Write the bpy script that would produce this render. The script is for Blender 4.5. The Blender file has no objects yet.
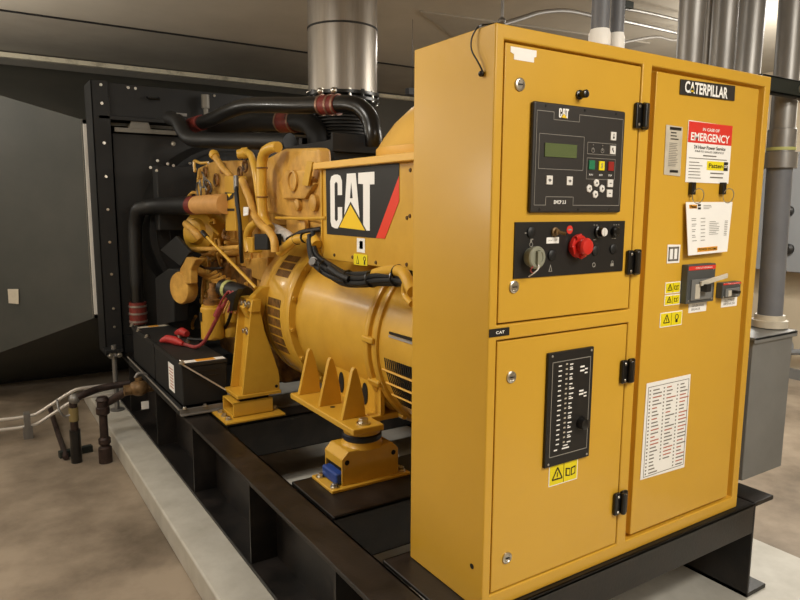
import bpy, bmesh, math, random
from mathutils import Vector, Matrix
random.seed(7)
SC = bpy.context.scene
COL = SC.collection
V = Vector

# ------------------------------------------------------------------ materials
def lin(c):
    c = c / 255.0
    return c / 12.92 if c <= 0.04045 else ((c + 0.055) / 1.055) ** 2.4

def mat(name, rgb, rough=0.5, metal=0.0, rgb2=None, scale=6.0, detail=6.0, lo=0.35, hi=0.65, bump=0.0, bscale=60.0,
        coat=0.0, stretch=None, emit=None, estr=1.0, alpha=None, rvar=0.0):
    m = bpy.data.materials.new(name)
    m.use_nodes = True
    nt = m.node_tree
    b = nt.nodes['Principled BSDF']
    c1 = tuple(lin(x) for x in rgb) + (1,)
    b.inputs['Base Color'].default_value = c1
    b.inputs['Roughness'].default_value = rough
    b.inputs['Metallic'].default_value = metal
    if coat:
        b.inputs['Coat Weight'].default_value = coat
        b.inputs['Coat Roughness'].default_value = 0.15
    tc = nt.nodes.new('ShaderNodeTexCoord')
    mp = nt.nodes.new('ShaderNodeMapping')
    nt.links.new(tc.outputs['Object'], mp.inputs['Vector'])
    if stretch: mp.inputs['Scale'].default_value = stretch
    if rgb2 is not None:
        n = nt.nodes.new('ShaderNodeTexNoise')
        n.inputs['Scale'].default_value = scale
        n.inputs['Detail'].default_value = detail
        n.inputs['Roughness'].default_value = 0.62
        nt.links.new(mp.outputs['Vector'], n.inputs['Vector'])
        r = nt.nodes.new('ShaderNodeValToRGB')
        r.color_ramp.elements[0].position = lo
        r.color_ramp.elements[1].position = hi
        r.color_ramp.elements[0].color = c1
        r.color_ramp.elements[1].color = tuple(lin(x) for x in rgb2) + (1,)
        nt.links.new(n.outputs['Fac'], r.inputs['Fac'])
        nt.links.new(r.outputs['Color'], b.inputs['Base Color'])
        if rvar:
            mr = nt.nodes.new('ShaderNodeMapRange')
            mr.inputs['To Min'].default_value = max(0.02, rough - rvar)
            mr.inputs['To Max'].default_value = min(1, rough + rvar)
            nt.links.new(n.outputs['Fac'], mr.inputs['Value'])
            nt.links.new(mr.outputs['Result'], b.inputs['Roughness'])
    if bump:
        n2 = nt.nodes.new('ShaderNodeTexNoise')
        n2.inputs['Scale'].default_value = bscale
        n2.inputs['Detail'].default_value = 4
        nt.links.new(mp.outputs['Vector'], n2.inputs['Vector'])
        bp = nt.nodes.new('ShaderNodeBump')
        bp.inputs['Strength'].default_value = bump
        bp.inputs['Distance'].default_value = 0.01
        nt.links.new(n2.outputs['Fac'], bp.inputs['Height'])
        nt.links.new(bp.outputs['Normal'], b.inputs['Normal'])
    if emit:
        b.inputs['Emission Color'].default_value = tuple(lin(x) for x in emit) + (1,)
        b.inputs['Emission Strength'].default_value = estr
    return m

M = {}
M['yel'] = mat('cabinet yellow paint', (217, 169, 54), 0.36, 0, (211, 163, 50), 1.5, coat=0.25, bump=0.03, bscale=180)
M['yel2'] = mat('machine yellow paint', (217, 170, 58), 0.38, 0, (205, 157, 50), 5, coat=0.2, bump=0.05, bscale=70)
M['yeleng'] = mat('engine yellow paint', (222, 174, 84), 0.42, 0, (172, 124, 52), 9, lo=0.35, hi=0.72, bump=0.15, bscale=45)
M['yeldark'] = mat('grimy engine paint', (160, 112, 54), 0.55, 0, (70, 48, 24), 14, bump=0.2, bscale=50)
M['tan'] = mat('tan silicone hose', (222, 168, 100), 0.5, 0, (202, 148, 80), 8)
M['cream'] = mat('cream yellow duct', (236, 188, 92), 0.4, 0, (230, 180, 84), 3)
M['black'] = mat('black gloss paint', (13, 12, 12), 0.3, 0, (18, 17, 16), 6, coat=0.15)
M['blackm'] = mat('black matt steel', (14, 14, 14), 0.65, 0, (20, 19, 19), 8, bump=0.05)
M['skid'] = mat('dusty black skid paint', (19, 17, 16), 0.42, 0, (46, 39, 35), 7, lo=0.42, hi=0.8, bump=0.06, bscale=90, rvar=0.12)
M['core'] = mat('radiator core', (27, 25, 23), 0.6, 0, (33, 31, 29), 3, bump=0.1, bscale=200)
M['rubber'] = mat('black rubber', (11, 11, 12), 0.5, 0, (18, 18, 19), 12)
M['blue'] = mat('blue rubber pad', (42, 74, 150), 0.5, 0, (34, 60, 130), 20)
M['blueblk'] = mat('blue black rubber ring', (22, 30, 46), 0.45)
M['steel'] = mat('brushed stainless', (172, 165, 156), 0.38, 0.68, (150, 143, 134), 3, stretch=(6, 6, 0.3), rvar=0.08)
M['galv'] = mat('galvanised conduit', (150, 147, 143), 0.42, 0.55, (104, 101, 98), 7, lo=.3, hi=.75, stretch=(1, 1, 0.2), rvar=0.12)
M['clamp'] = mat('coppery clamp band', (150, 118, 100), 0.4, 0.7)
M['zinc'] = mat('zinc bolt', (205, 200, 190), 0.3, 1.0)
M['brt'] = mat('bright metal tubing', (215, 210, 204), 0.35, 0.6)
M['pvc'] = mat('grey plastic conduit', (112, 114, 120), 0.5, 0, (102, 104, 110), 6)
M['white'] = mat('white plastic', (228, 224, 218), 0.45)
M['paper'] = mat('white label', (252, 250, 246), 0.5, 0, (246, 244, 240), 6)
M['paperdim'] = mat('grey printed label', (205, 196, 178), 0.5, 0, (190, 182, 166), 20)
M['gbox'] = mat('grey junction box paint', (122, 122, 120), 0.42, 0, (112, 112, 110), 3, bump=0.03)
M['breaker'] = mat('dark grey moulded case', (74, 76, 76), 0.5)
M['gcab'] = mat('light grey enclosure', (128, 130, 132), 0.5)
M['red'] = mat('red paint', (205, 36, 26), 0.4, coat=0.3)
M['redsil'] = mat('red silicone sleeve', (128, 44, 34), 0.5, 0, (104, 34, 28), 20)
M['redlab'] = mat('red label print', (222, 52, 40), 0.5)
M['redcab'] = mat('red battery cable', (150, 58, 58), 0.45)
M['logored'] = mat('red decal', (232, 62, 34), 0.45)
M['logoyel'] = mat('yellow decal', (250, 208, 40), 0.45)
M['orange'] = mat('orange print', (232, 160, 40), 0.5)
M['warn'] = mat('warning label yellow', (240, 220, 20), 0.45)
M['ink'] = mat('black ink', (24, 22, 20), 0.5)
M['inkgrey'] = mat('grey ink', (120, 114, 106), 0.5)
M['inkred'] = mat('reddish ink', (186, 110, 90), 0.5)
M['panel'] = mat('charcoal panel', (46, 43, 41), 0.45)
M['panelblk'] = mat('black overlay', (26, 24, 23), 0.45)
M['inkw'] = mat('white ink', (250, 248, 244), 0.5)
M['line'] = mat('fine grey line', (150, 146, 138), 0.5)
M['lcd'] = mat('green lcd', (92, 104, 66), 0.25)
M['btng'] = mat('green key', (36, 120, 84), 0.4)
M['btnr'] = mat('dark red key', (150, 34, 28), 0.4)
M['keygr'] = mat('grey green key cap', (140, 140, 122), 0.45)
M['brass'] = mat('old brass valve', (128, 100, 64), 0.5, 0.4, (90, 66, 38), 20)
M['rust'] = mat('old iron pipe', (62, 46, 40), 0.55, 0.3, (38, 28, 25), 18, bump=0.15)
M['pipelab'] = mat('faded pipe wrap', (128, 112, 70), 0.6)
M['greenp'] = mat('green strut', (22, 30, 26), 0.55)
M['floorgrey'] = mat('shim plate', (120, 116, 108), 0.5, 0.2)
M['hose'] = mat('foil hose wrap', (232, 228, 220), 0.4, 0, (190, 186, 178), 30, bump=0.3)
M['lime'] = mat('lime tape', (176, 178, 110), 0.5)
M['floor'] = mat('stained concrete floor', (156, 141, 123), 0.45, 0, (98, 86, 72), 1.6, detail=12, lo=0.40, hi=0.68, bump=0.05, bscale=14, rvar=0.1)
M['pad'] = mat('pale painted pad', (192, 188, 178), 0.55, 0, (168, 163, 152), 6, lo=0.3, hi=0.75, bump=0.06, bscale=40)
M['padside'] = mat('pad side', (150, 142, 126), 0.65, 0, (118, 108, 92), 8, bump=0.1)
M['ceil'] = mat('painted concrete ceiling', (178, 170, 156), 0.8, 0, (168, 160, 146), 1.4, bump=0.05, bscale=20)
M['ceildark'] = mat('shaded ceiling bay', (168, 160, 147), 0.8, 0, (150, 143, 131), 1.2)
M['wallback'] = mat('grey painted wall', (92, 89, 82), 0.7, 0, (80, 77, 71), 0.8)
M['wall'] = mat('beige painted wall', (196, 182, 158), 0.75, 0, (186, 172, 148), 1.2)
M['duct'] = mat('grey duct canvas', (72, 72, 68), 0.6, 0, (62, 64, 61), 2)
M['trim'] = mat('pale ceiling angle', (222, 214, 190), 0.5, 0, (150, 140, 120), 9, lo=0.5, hi=0.75)
M['dark'] = mat('dark opening', (14, 12, 10), 0.8)
M['louv'] = mat('louver slot shade', (138, 106, 44), 0.6, 0, (118, 90, 38), 20)
M['boot'] = mat('red rubber boot', (176, 44, 42), 0.5)

# ------------------------------------------------------------------ mesh builder
class MB:
    def __init__(s): s.bm = bmesh.new()
    def faces(s, vs, fs):
        b = [s.bm.verts.new(v) for v in vs]
        for f in fs:
            try: s.bm.faces.new([b[i] for i in f])
            except ValueError: pass
        return s
    def box(s, a, b):
        x0, y0, z0 = [min(a[i], b[i]) for i in range(3)]; x1, y1, z1 = [max(a[i], b[i]) for i in range(3)]
        return s.faces([(x0,y0,z0),(x1,y0,z0),(x1,y1,z0),(x0,y1,z0),(x0,y0,z1),(x1,y0,z1),(x1,y1,z1),(x0,y1,z1)],
                       [(3,2,1,0),(4,5,6,7),(0,1,5,4),(1,2,6,5),(2,3,7,6),(3,0,4,7)])
    def obox(s, c, ax, ay, az):     # oriented box, centre and three half axes
        c, ax, ay, az = V(c), V(ax), V(ay), V(az)
        vs = [c + i*ax + j*ay + k*az for k in (-1, 1) for i, j in ((-1,-1),(1,-1),(1,1),(-1,1))]
        return s.faces(vs, [(3,2,1,0),(4,5,6,7),(0,1,5,4),(1,2,6,5),(2,3,7,6),(3,0,4,7)])
    def bar(s, p, q, w, h, up=(0,0,1)):
        p, q = V(p), V(q); d = q - p
        side = d.cross(V(up)).normalized(); u = side.cross(d).normalized()
        return s.obox((p+q)/2, d/2, side*w/2, u*h/2)
    def prism(s, pts, off):         # planar polygon extruded by off
        n = len(pts); off = V(off)
        vs = [V(p) for p in pts] + [V(p) + off for p in pts]
        fs = [tuple(range(n))[::-1], tuple(range(n, 2*n))] + [(i, (i+1) % n, n+(i+1) % n, n+i) for i in range(n)]
        return s.faces(vs, fs)
    def face(s, pts): return s.faces([V(p) for p in pts], [tuple(range(len(pts)))])
    def ring_loft(s, rings, cap=True, closed=False):
        rows = [[s.bm.verts.new(p) for p in r] for r in rings]
        n = len(rings[0]); R = len(rows)
        for k in range(R if closed else R-1):
            a, b = rows[k], rows[(k+1) % R]
            for i in range(n):
                s.bm.faces.new([a[i], a[(i+1) % n], b[(i+1) % n], b[i]])
        if cap and not closed:
            s.bm.faces.new(rows[0][::-1]); s.bm.faces.new(rows[-1])
        return s
    def tube(s, path, r, n=12, smooth=4, cap=True, radii=None):
        P = [V(p) for p in path]
        if smooth and len(P) > 2:
            Q2 = []; RR = []
            rr = radii or [r]*len(P)
            for i in range(len(P)-1):
                p0 = P[max(i-1, 0)]; p1 = P[i]; p2 = P[i+1]; p3 = P[min(i+2, len(P)-1)]
                for k in range(smooth):
                    t = k / smooth
                    Q2.append(0.5*((2*p1) + (p2-p0)*t + (2*p0-5*p1+4*p2-p3)*t*t + (3*p1-p0-3*p2+p3)*t**3))
                    RR.append(rr[i]*(1-t)+rr[i+1]*t)
            Q2.append(P[-1]); RR.append(rr[-1]); P = Q2; radii = RR
        rr = radii or [r]*len(P)
        t0 = (P[1]-P[0]).normalized()
        u = t0.orthogonal().normalized()
        rings = []
        for i, p in enumerate(P):
            t = (P[min(i+1, len(P)-1)] - P[max(i-1, 0)]).normalized()
            u = (u - t*u.dot(t)).normalized(); w = t.cross(u)
            rings.append([p + (u*math.cos(2*math.pi*k/n) + w*math.sin(2*math.pi*k/n))*rr[i] for k in range(n)])
        return s.ring_loft(rings, cap)
    def cyl(s, p, q, r, r2=None, n=20): return s.tube([p, q], r, n, 0, True, [r, r if r2 is None else r2])
    def lathe(s, o, axis, prof, n=40, cap=True, a0=0, a1=None):     # prof: list of (distance along axis, radius)
        o, a = V(o), V(axis).normalized(); u = a.orthogonal().normalized(); w = a.cross(u)
        rings = [[o + a*d + (u*math.cos(2*math.pi*k/n) + w*math.sin(2*math.pi*k/n))*max(r, 1e-4) for k in range(n)] for d, r in prof]
        return s.ring_loft(rings, cap)
    def torus(s, c, axis, R, r, n=32, m=10):
        a = V(axis).normalized(); u = a.orthogonal().normalized(); w = a.cross(u)
        rings = []
        for k in range(n):
            t = 2*math.pi*k/n; d = u*math.cos(t) + w*math.sin(t)
            rings.append([V(c) + d*(R + r*math.cos(2*math.pi*j/m)) + a*r*math.sin(2*math.pi*j/m) for j in range(m)])
        return s.ring_loft(rings, False, True)
    def hexbolt(s, c, axis, r, h, washer=True):
        a = V(axis).normalized(); c = V(c)
        if washer: s.lathe(c, a, [(0, r*1.45), (h*0.25, r*1.45)], 16)
        s.lathe(c + a*h*0.25 if washer else c, a, [(0, r), (h*0.7, r), (h*0.8, r*0.85)], 6)
        return s
    def sphere(s, c, r, sc=(1,1,1), n=16):
        rings = []
        for i in range(1, n//2):
            t = math.pi*i/(n//2)
            rings.append([V(c) + V((r*sc[0]*math.sin(t)*math.cos(2*math.pi*k/n), r*sc[1]*math.sin(t)*math.sin(2*math.pi*k/n), r*sc[2]*math.cos(t))) for k in range(n)])
        return s.ring_loft(rings)

def root_loc(o):
    while o.parent: o = o.parent
    return o.location
def put(name, mb, m, parent=None, bevel=0.0, smooth=True, seg=2, loc=None, ang=35):
    me = bpy.data.meshes.new(name)
    bmesh.ops.recalc_face_normals(mb.bm, faces=mb.bm.faces[:])
    if parent is None and loc is None:
        xs = [v.co for v in mb.bm.verts]
        loc = ((min(v.x for v in xs)+max(v.x for v in xs))/2, (min(v.y for v in xs)+max(v.y for v in xs))/2, min(v.z for v in xs))
    off = V(loc) if parent is None else root_loc(parent)
    bmesh.ops.translate(mb.bm, verts=mb.bm.verts[:], vec=-off)
    mb.bm.to_mesh(me); mb.bm.free()
    o = bpy.data.objects.new(name, me)
    me.materials.append(M[m])
    COL.objects.link(o)
    if parent is None: o.location = off
    else: o.parent = parent
    if smooth:
        for p in me.polygons: p.use_smooth = True
    if bevel:
        bv = o.modifiers.new('bevel', 'BEVEL'); bv.width = bevel; bv.segments = seg
        bv.limit_method = 'ANGLE'; bv.angle_limit = math.radians(40); bv.harden_normals = True
    elif smooth:
        o.modifiers.new('edges', 'EDGE_SPLIT').split_angle = math.radians(ang)
    return o
def tag(o, label, cat, group=None):
    o['label'] = label; o['category'] = cat
    if group: o['group'] = group
    return o
def thing(name, loc, label, cat, group=None):
    o = bpy.data.objects.new(name, None); COL.objects.link(o)
    o.location = loc; o.empty_display_size = 0.1
    bpy.context.view_layer.update()
    return tag(o, label, cat, group)
def struct(name, mb, m, **k):
    o = put(name, mb, m, **k); o['kind'] = 'structure'; return o
def text(name, s, m, parent, c, right, up, h, w=None, bold=0.0, slant=0.0, align=0.5):
    """lettering on a plane: centre c, right and up directions, cap height h, optional total width w"""
    cu = bpy.data.curves.new(name, 'FONT'); cu.body = s; cu.offset = bold; cu.shear = slant
    cu.resolution_u = 3
    t = bpy.data.objects.new(name, cu); COL.objects.link(t)
    dg = bpy.context.evaluated_depsgraph_get()
    me = bpy.data.meshes.new_from_object(t.evaluated_get(dg))
    bpy.data.objects.remove(t); bpy.data.curves.remove(cu)
    xs = [v.co.x for v in me.vertices]; ys = [v.co.y for v in me.vertices]
    x0, x1, y0, y1 = min(xs), max(xs), min(ys), max(ys)
    k = h/(y1-y0); kx = (w/(x1-x0)) if w else k
    R, U, c = V(right).normalized(), V(up).normalized(), V(c) - root_loc(parent)
    for v in me.vertices:
        v.co = c + R*((v.co.x - x0 - (x1-x0)*align)*kx) + U*((v.co.y-(y0+y1)/2)*k)
    me.name = name; me.materials.clear(); me.materials.append(M[m])
    o = bpy.data.objects.new(name, me); COL.objects.link(o); o.parent = parent
    return o
X, Y, Z = V((1,0,0)), V((0,1,0)), V((0,0,1))

# ------------------------------------------------------------------ the room
FZ = -0.53; CZ = 2.46
struct('floor', MB().box((-3.5,-4,FZ-.1),(5.62,5.75,FZ)), 'floor', smooth=False)
struct('ceiling', MB().box((-3.6,-4.1,CZ),(5.7,4.2,CZ+.15)).box((-3.6,4.2,CZ+.05),(5.7,5.85,CZ+.15)), 'ceil', smooth=False)
struct('wall_back', MB().box((-3.6,5.75,FZ-.1),(5.7,5.9,CZ+.05)), 'wallback', smooth=False)
struct('wall_right', MB().box((5.6,-4.1,FZ-.1),(5.75,5.75,CZ)), 'wall', smooth=False)
struct('wall_left', MB().box((-3.65,-4.1,FZ-.1),(-3.5,5.75,CZ)), 'wall', smooth=False)
struct('wall_front', MB().box((-3.5,-4.15,FZ-.1),(5.6,-4,CZ)), 'wall', smooth=False)
struct('trim_1', MB().box((-3.5,5.70,CZ-.04),(5.6,5.75,CZ+.0)), 'trim', smooth=False)
struct('trim_2', MB().box((-3.5,4.185,CZ-.012),(5.6,4.197,CZ)).box((-3.5,4.215,CZ-.006),(5.6,4.222,CZ+.05)), 'dark', smooth=False)
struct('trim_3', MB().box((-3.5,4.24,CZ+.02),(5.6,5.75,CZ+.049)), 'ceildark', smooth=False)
struct('baseboard_back', MB().box((-3.5,5.735,FZ),(5.6,5.75,FZ+.035)), 'dark', smooth=False)
struct('baseboard_right', MB().box((5.56,-4,FZ),(5.6,5.7,FZ+.1)), 'gbox', smooth=False)
# ceiling drop beam behind the control cabinet
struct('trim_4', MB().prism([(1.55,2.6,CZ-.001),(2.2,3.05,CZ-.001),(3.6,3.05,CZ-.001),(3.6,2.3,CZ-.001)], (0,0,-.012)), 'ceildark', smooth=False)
# concrete housekeeping pad under the whole set
pad = struct('floor_pad', MB().box((-.422,-2.2,FZ),(1.87,4.75,-.4)), 'pad', bevel=.012)
pad.name = 'floor_pad'

# ------------------------------------------------------------------ skid
sk = thing('skid_frame', (.63,2.1,-.4), 'long black steel skid frame of channel beams lying on the pale concrete pad', 'frame')
def channel(xw, s, y0, y1):      # web at xw, flanges reaching out to xw+s*.135
    m = MB(); t = .012
    m.box((xw, y0, -.4),(xw+s*t, y1, 0))
    m.box((xw, y0, -.018),(xw+s*.138, y1, 0)); m.box((xw, y0, -.4),(xw+s*.138, y1, -.382))
    return m
put('side_rail', channel(-.097,-1,-.02,4.35), 'skid', sk, bevel=.003)
put('side_rail', channel(1.362,1,-.02,4.35), 'skid', sk, bevel=.003)
for y in (.46, 1.25, 2.1, 2.92, 3.75):
    put('stiffener_plate', MB().box((-.228,y-.005,-.385),(-.107,y+.005,-.016)), 'skid', sk)
    put('stiffener_plate', MB().box((1.372,y-.005,-.385),(1.49,y+.005,-.016)), 'skid', sk)
put('cross_member', MB().box((-.085,-.02,-.125),(1.362,-.008,0)).box((-.085,-.02,-.014),(1.362,.4,0)).box((-.085,.388,-.125),(1.362,.4,0)), 'skid', sk, bevel=.004)
for y0, y1 in ((.745,1.13),(1.955,2.32),(3.3,3.6),(4.1,4.35)):
    put('cross_member', MB().box((-.085,y0,-.014),(1.362,y1,0)).box((-.085,y0,-.2),(1.362,y0+.012,0)).box((-.085,y1-.012,-.2),(1.362,y1,0))
        .box((-.085,y0,-.2),(1.362,y0+.06,-.19)).box((-.085,y1-.06,-.2),(1.362,y1,-.19)), 'skid', sk, bevel=.003)
put('web_light_sliver', MB().box((-.1105,1.335,-.26),(-.109,1.36,-.2)).box((-.1105,1.30,-.30),(-.109,1.318,-.23)), 'pad', sk, smooth=False)  # pale slabs paint the light seen through holes in the web

# ------------------------------------------------------------------ control cabinet
W, D, H = 1.272, .366, 1.6
cab = thing('control_cabinet', (W/2, D/2, 0), 'tall yellow steel control cabinet with three front doors, standing on the black skid', 'cabinet')
e = MB()
gx = [0,.030,.572,.617,1.236,W]; gz = [0,.046,.786,.828,1.563,H]; RD_ = .03
holes = {(1,1),(1,3),(3,1),(3,2),(3,3)}
for i in range(5):
    for j in range(5):
        x0, x1, z0, z1 = gx[i], gx[i+1], gz[j], gz[j+1]
        yy = RD_ if (i,j) in holes else 0
        e.face([(x0,yy,z0),(x1,yy,z0),(x1,yy,z1),(x0,yy,z1)])
        if (i,j) in holes:
            if (i-1,j) not in holes: e.face([(x0,0,z0),(x0,RD_,z0),(x0,RD_,z1),(x0,0,z1)])
            if (i+1,j) not in holes: e.face([(x1,0,z0),(x1,RD_,z0),(x1,RD_,z1),(x1,0,z1)])
            if (i,j-1) not in holes: e.face([(x0,0,z0),(x1,0,z0),(x1,RD_,z0),(x0,RD_,z0)])
            if (i,j+1) not in holes: e.face([(x0,0,z1),(x1,0,z1),(x1,RD_,z1),(x0,RD_,z1)])
for i in range(5):
    x0, x1 = gx[i], gx[i+1]
    e.face([(x0,0,H),(x1,0,H),(x1,D,H),(x0,D,H)]); e.face([(x0,0,0),(x1,0,0),(x1,D,0),(x0,D,0)]); e.face([(x0,D,0),(x1,D,0),(x1,D,H),(x0,D,H)])
for j in range(5):
    z0, z1 = gz[j], gz[j+1]
    e.face([(0,0,z0),(0,D,z0),(0,D,z1),(0,0,z1)]); e.face([(W,0,z0),(W,D,z0),(W,D,z1),(W,0,z1)])
bmesh.ops.remove_doubles(e.bm, verts=e.bm.verts[:], dist=1e-5)
bmesh.ops.dissolve_limit(e.bm, angle_limit=.01, verts=e.bm.verts[:], edges=e.bm.edges[:])
put('enclosure', e, 'yel', cab, bevel=.005)
d1 = put('upper_door', MB().box((.0345,.002,.8325),(.5685,.031,1.557)), 'yel', cab, bevel=.003)
d2 = put('lower_door', MB().box((.0345,.002,.0505),(.5685,.031,.7815)), 'yel', cab, bevel=.003)
d3 = put('right_door', MB().box((.643,.003,.058),(1.204,.031,1.552)), 'yel', cab, bevel=.003)
def lock(u, v, par):
    c = V((u, .002, v))
    o = put('quarter_turn_lock', MB().lathe(c, -Y, [(0,.017),(.004,.017),(.006,.014),(.006,.011),(.004,.009)], 20), 'zinc', par)
    return put('key_slot', MB().box(c+V((-.007,-.0065,-.0015)), c+V((.007,-.0045,.0015))), 'ink', par)
for u, v, d in ((.086,1.458,d1),(.087,.929,d1),(.087,.678,d2),(.091,.143,d2)): lock(u, v, d)
def hinge(z, xc=.571, par=cab):
    a = put('hinge', MB().box((xc-.03,-.012,z-.038),(xc-.002,.002,z+.038)).box((xc+.002,-.014,z-.04),(xc+.03,.0,z+.04)).cyl((xc+.003,-.016,z-.036),(xc+.003,-.016,z+.036),.010,n=14), 'black', par, bevel=.006)
    for dx in (-.018, .018):
        for dz in (-.026, .026): put('hinge_screw', MB().lathe((xc+dx,-.0135,z+dz), -Y, [(0,.0045),(.0015,.003)], 10), 'zinc', a)
for z in (1.414,.976,.632,.193): hinge(z)

# genset controller on the upper door
cp = put('controller_panel', MB().box((.127,-.012,1.128),(.493,.002,1.420)), 'panel', cab, bevel=.006)
YP = -.0135
def frame(m, x0, z0, x1, z1, y, t=.0012, d=.0008):
    m.box((x0,y,z0),(x1,y+d,z0+t)); m.box((x0,y,z1-t),(x1,y+d,z1)); m.box((x0,y,z0),(x0+t,y+d,z1)); m.box((x1-t,y,z0),(x1,y+d,z1))
m = MB(); y = YP+.0008
frame(m, .149,1.245,.322,1.338,y)          # display surround
frame(m, .336,1.292,.456,1.325,y); frame(m, .336,1.222,.456,1.282,y)
m.box((.138,y,1.148),(.180,y+.0008,1.1494)).box((.180,y,1.148),(.1815,y+.0008,1.172)).box((.180,y,1.1706),(.288,y+.0008,1.172)).box((.2865,y,1.148),(.288,y+.0008,1.172)).box((.288,y,1.148),(.482,y+.0008,1.1494))
m.box((.138,y,1.148),(.1392,y+.0008,1.397)).box((.4808,y,1.148),(.482,y+.0008,1.397)).box((.138,y,1.3955),(.2,y+.0008,1.397)).box((.3,y,1.3955),(.482,y+.0008,1.397))
m.box((.2,y,1.376),(.2012,y+.0008,1.397)).box((.2988,y,1.376),(.3,y+.0008,1.397)).box((.2,y,1.376),(.3,y+.0008,1.3772))
put('panel_outline', m, 'line', cp, smooth=False)
put('display_screen', MB().box((.170,YP-.001,1.278),(.292,YP+.002,1.314)), 'lcd', cp)
def logo(parent, c, R, U, h, w, n, black='ink'):
    """three heavy letters with a yellow triangle; c = lower left corner, n = outward normal"""
    R, U, n, c = V(R)*w, V(U)*h, V(n)*.0004, V(c)
    P = lambda pts, k: [c + R*a + U*b + n*k for a, b in pts]
    m = MB()
    m.prism(P([(.29,.62),(.29,.88),(.25,.97),(.18,1),(.11,1),(.03,.97),(0,.88),(0,.12),(.03,.03),(.11,0),(.18,0),(.25,.03),(.29,.12),(.29,.40),(.185,.40),(.185,.17),(.145,.13),(.11,.17),(.11,.83),(.145,.87),(.185,.83),(.185,.62)],0), n)
    m.prism(P([(.325,.1),(.405,1),(.605,1),(.70,.1)],0), n)
    m.prism(P([(.66,.81),(.66,1),(1,1),(1,.79),(.905,.79),(.905,0),(.79,0),(.765,.1),(.765,.8)],0), n)
    put('logo_lettering', m, 'inkw', parent, smooth=False)
    put('logo_outline', MB().prism(P([(.475,.56),(.505,.84),(.535,.56)],1.2), n).prism(P([(.17,-.02),(.49,.50),(.86,-.035)],1.2), n), black, parent, smooth=False)  # black printed slit and outline around the triangle
    put('logo_triangle', MB().prism(P([(.22,.025),(.49,.445),(.81,0)],2.6), n), 'logoyel', parent, smooth=False)
logo(cp, (.219,YP+.001,1.383), X, Z, .025, .037, -Y, 'panel')
text('panel_lettering', 'EMCP 3.3', 'inkw', cp, (.2345,YP,1.157), X, Z, .010, .046, bold=.02)
def pxz(cx, cy):                       # panel coordinates of the controller face
    return (.127+.366*(cx-52)/(416+ (0)), 1.42-.292*(cy-55)/500)
def key(x, z, w, h, m, oct=False, name='key_button'):
    b = MB()
    if oct: b.lathe((x,-.0115,z), -Y, [(0,w/2),(.0035,w/2),(.0045,w/2-.002)], 6)
    else: b.box((x-w/2,-.016,z-h/2),(x+w/2,-.0115,z+h/2))
    return put(name, b, m, cp, bevel=.0012)
keys = [(.4575,1.3465),(.4575,1.3075),(.203,1.216),(.282,1.2155),(.365,1.196),(.394,1.212),(.4195,1.1965),(.3915,1.18),(.4535,1.2125),(.4525,1.1835)]
keys = [(.169+(x-.181)*.98, z) for x, z in keys]
for i, (x, z) in enumerate(keys):
    k = key(x, z, .024 if i > 3 else .023, .022 if i > 3 else .024, 'white', oct=i in (4,5,6,7))
m = MB()
for i, (x, z) in enumerate(keys):
    if i in (0,): m.box((x-.003,-.0166,z-.007),(x+.003,-.016,z-.001)).box((x-.0015,-.0166,z+.001),(x+.0015,-.016,z+.007))
    elif i == 1: m.box((x-.004,-.0166,z-.002),(x,-.016,z+.006)).box((x,-.0166,z-.007),(x+.003,-.016,z-.001))
    elif i in (2,3): m.box((x-.006,-.0166,z-.001),(x+.006,-.016,z+.001)).box((x-.002,-.0166,z-.004),(x+.002,-.016,z+.003))
    elif i in (4,6): 
        s_ = -1 if i == 4 else 1; m.prism([(x+s_*.004,-.0166,z),(x-s_*.002,-.0166,z-.004),(x-s_*.002,-.0166,z+.004)],(0,.0006,0))
    elif i in (5,7): 
        s_ = 1 if i == 5 else -1; m.prism([(x,-.0166,z+s_*.004),(x-.004,-.0166,z-s_*.002),(x+.004,-.0166,z-s_*.002)],(0,.0006,0))
    else: m.box((x-.004,-.0166,z-.001),(x+.004,-.016,z+.001))
put('key_symbols', m, 'ink', cp, smooth=False)
key(.355,1.262,.024,.026,'btng'); key(.396,1.261,.023,.026,'warn'); key(.436,1.261,.024,.026,'btnr')
m = MB()
for x in (.357,.396):
    m.torus((x,YP-.001,1.303),-Y,.006,.0009,16,5).box((x-.001,YP-.0015,1.303),(x+.001,YP,1.311)); m.lathe((x+.001,YP,1.318),-Y,[(0,.0015),(.001,.0015)],8)
m.torus((.396,-.0166,1.2655),-Y,.003,.0008,12,5).torus((.396,-.0166,1.2575),-Y,.003,.0008,12,5)
put('panel_symbols', m, 'line', cp, smooth=False)
for x, s_ in ((.354,'RUN'),(.395,'AUTO'),(.435,'STOP')):
    text('panel_lettering', s_, 'inkw', cp, (x,YP,1.235), X, Z, .005, .015, bold=.01)
for x, z in ((.17,1.41),(.32,1.41),(.45,1.41),(.16,1.137),(.31,1.137),(.44,1.137)): put('panel_screw', MB().lathe((x,-.012,z),-Y,[(0,.004),(.0015,.003)],10), 'ink', cp)

# small black knob above the controller
put('door_knob', MB().lathe((.308,.002,1.452),-Y,[(0,.013),(.006,.013),(.008,.008),(.016,.007),(.018,.011),(.028,.011),(.030,.008)],18), 'black', cab)
# white sticker at the top of the upper door
put('sticker', MB().prism([(.052,.001,1.549),(.142,.001,1.549),(.142,.001,1.533),(.134,.001,1.531),(.134,.001,1.518),(.064,.001,1.518),(.064,.001,1.531),(.052,.001,1.535)],(0,.001,0)), 'paper', cab, smooth=False)

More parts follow.
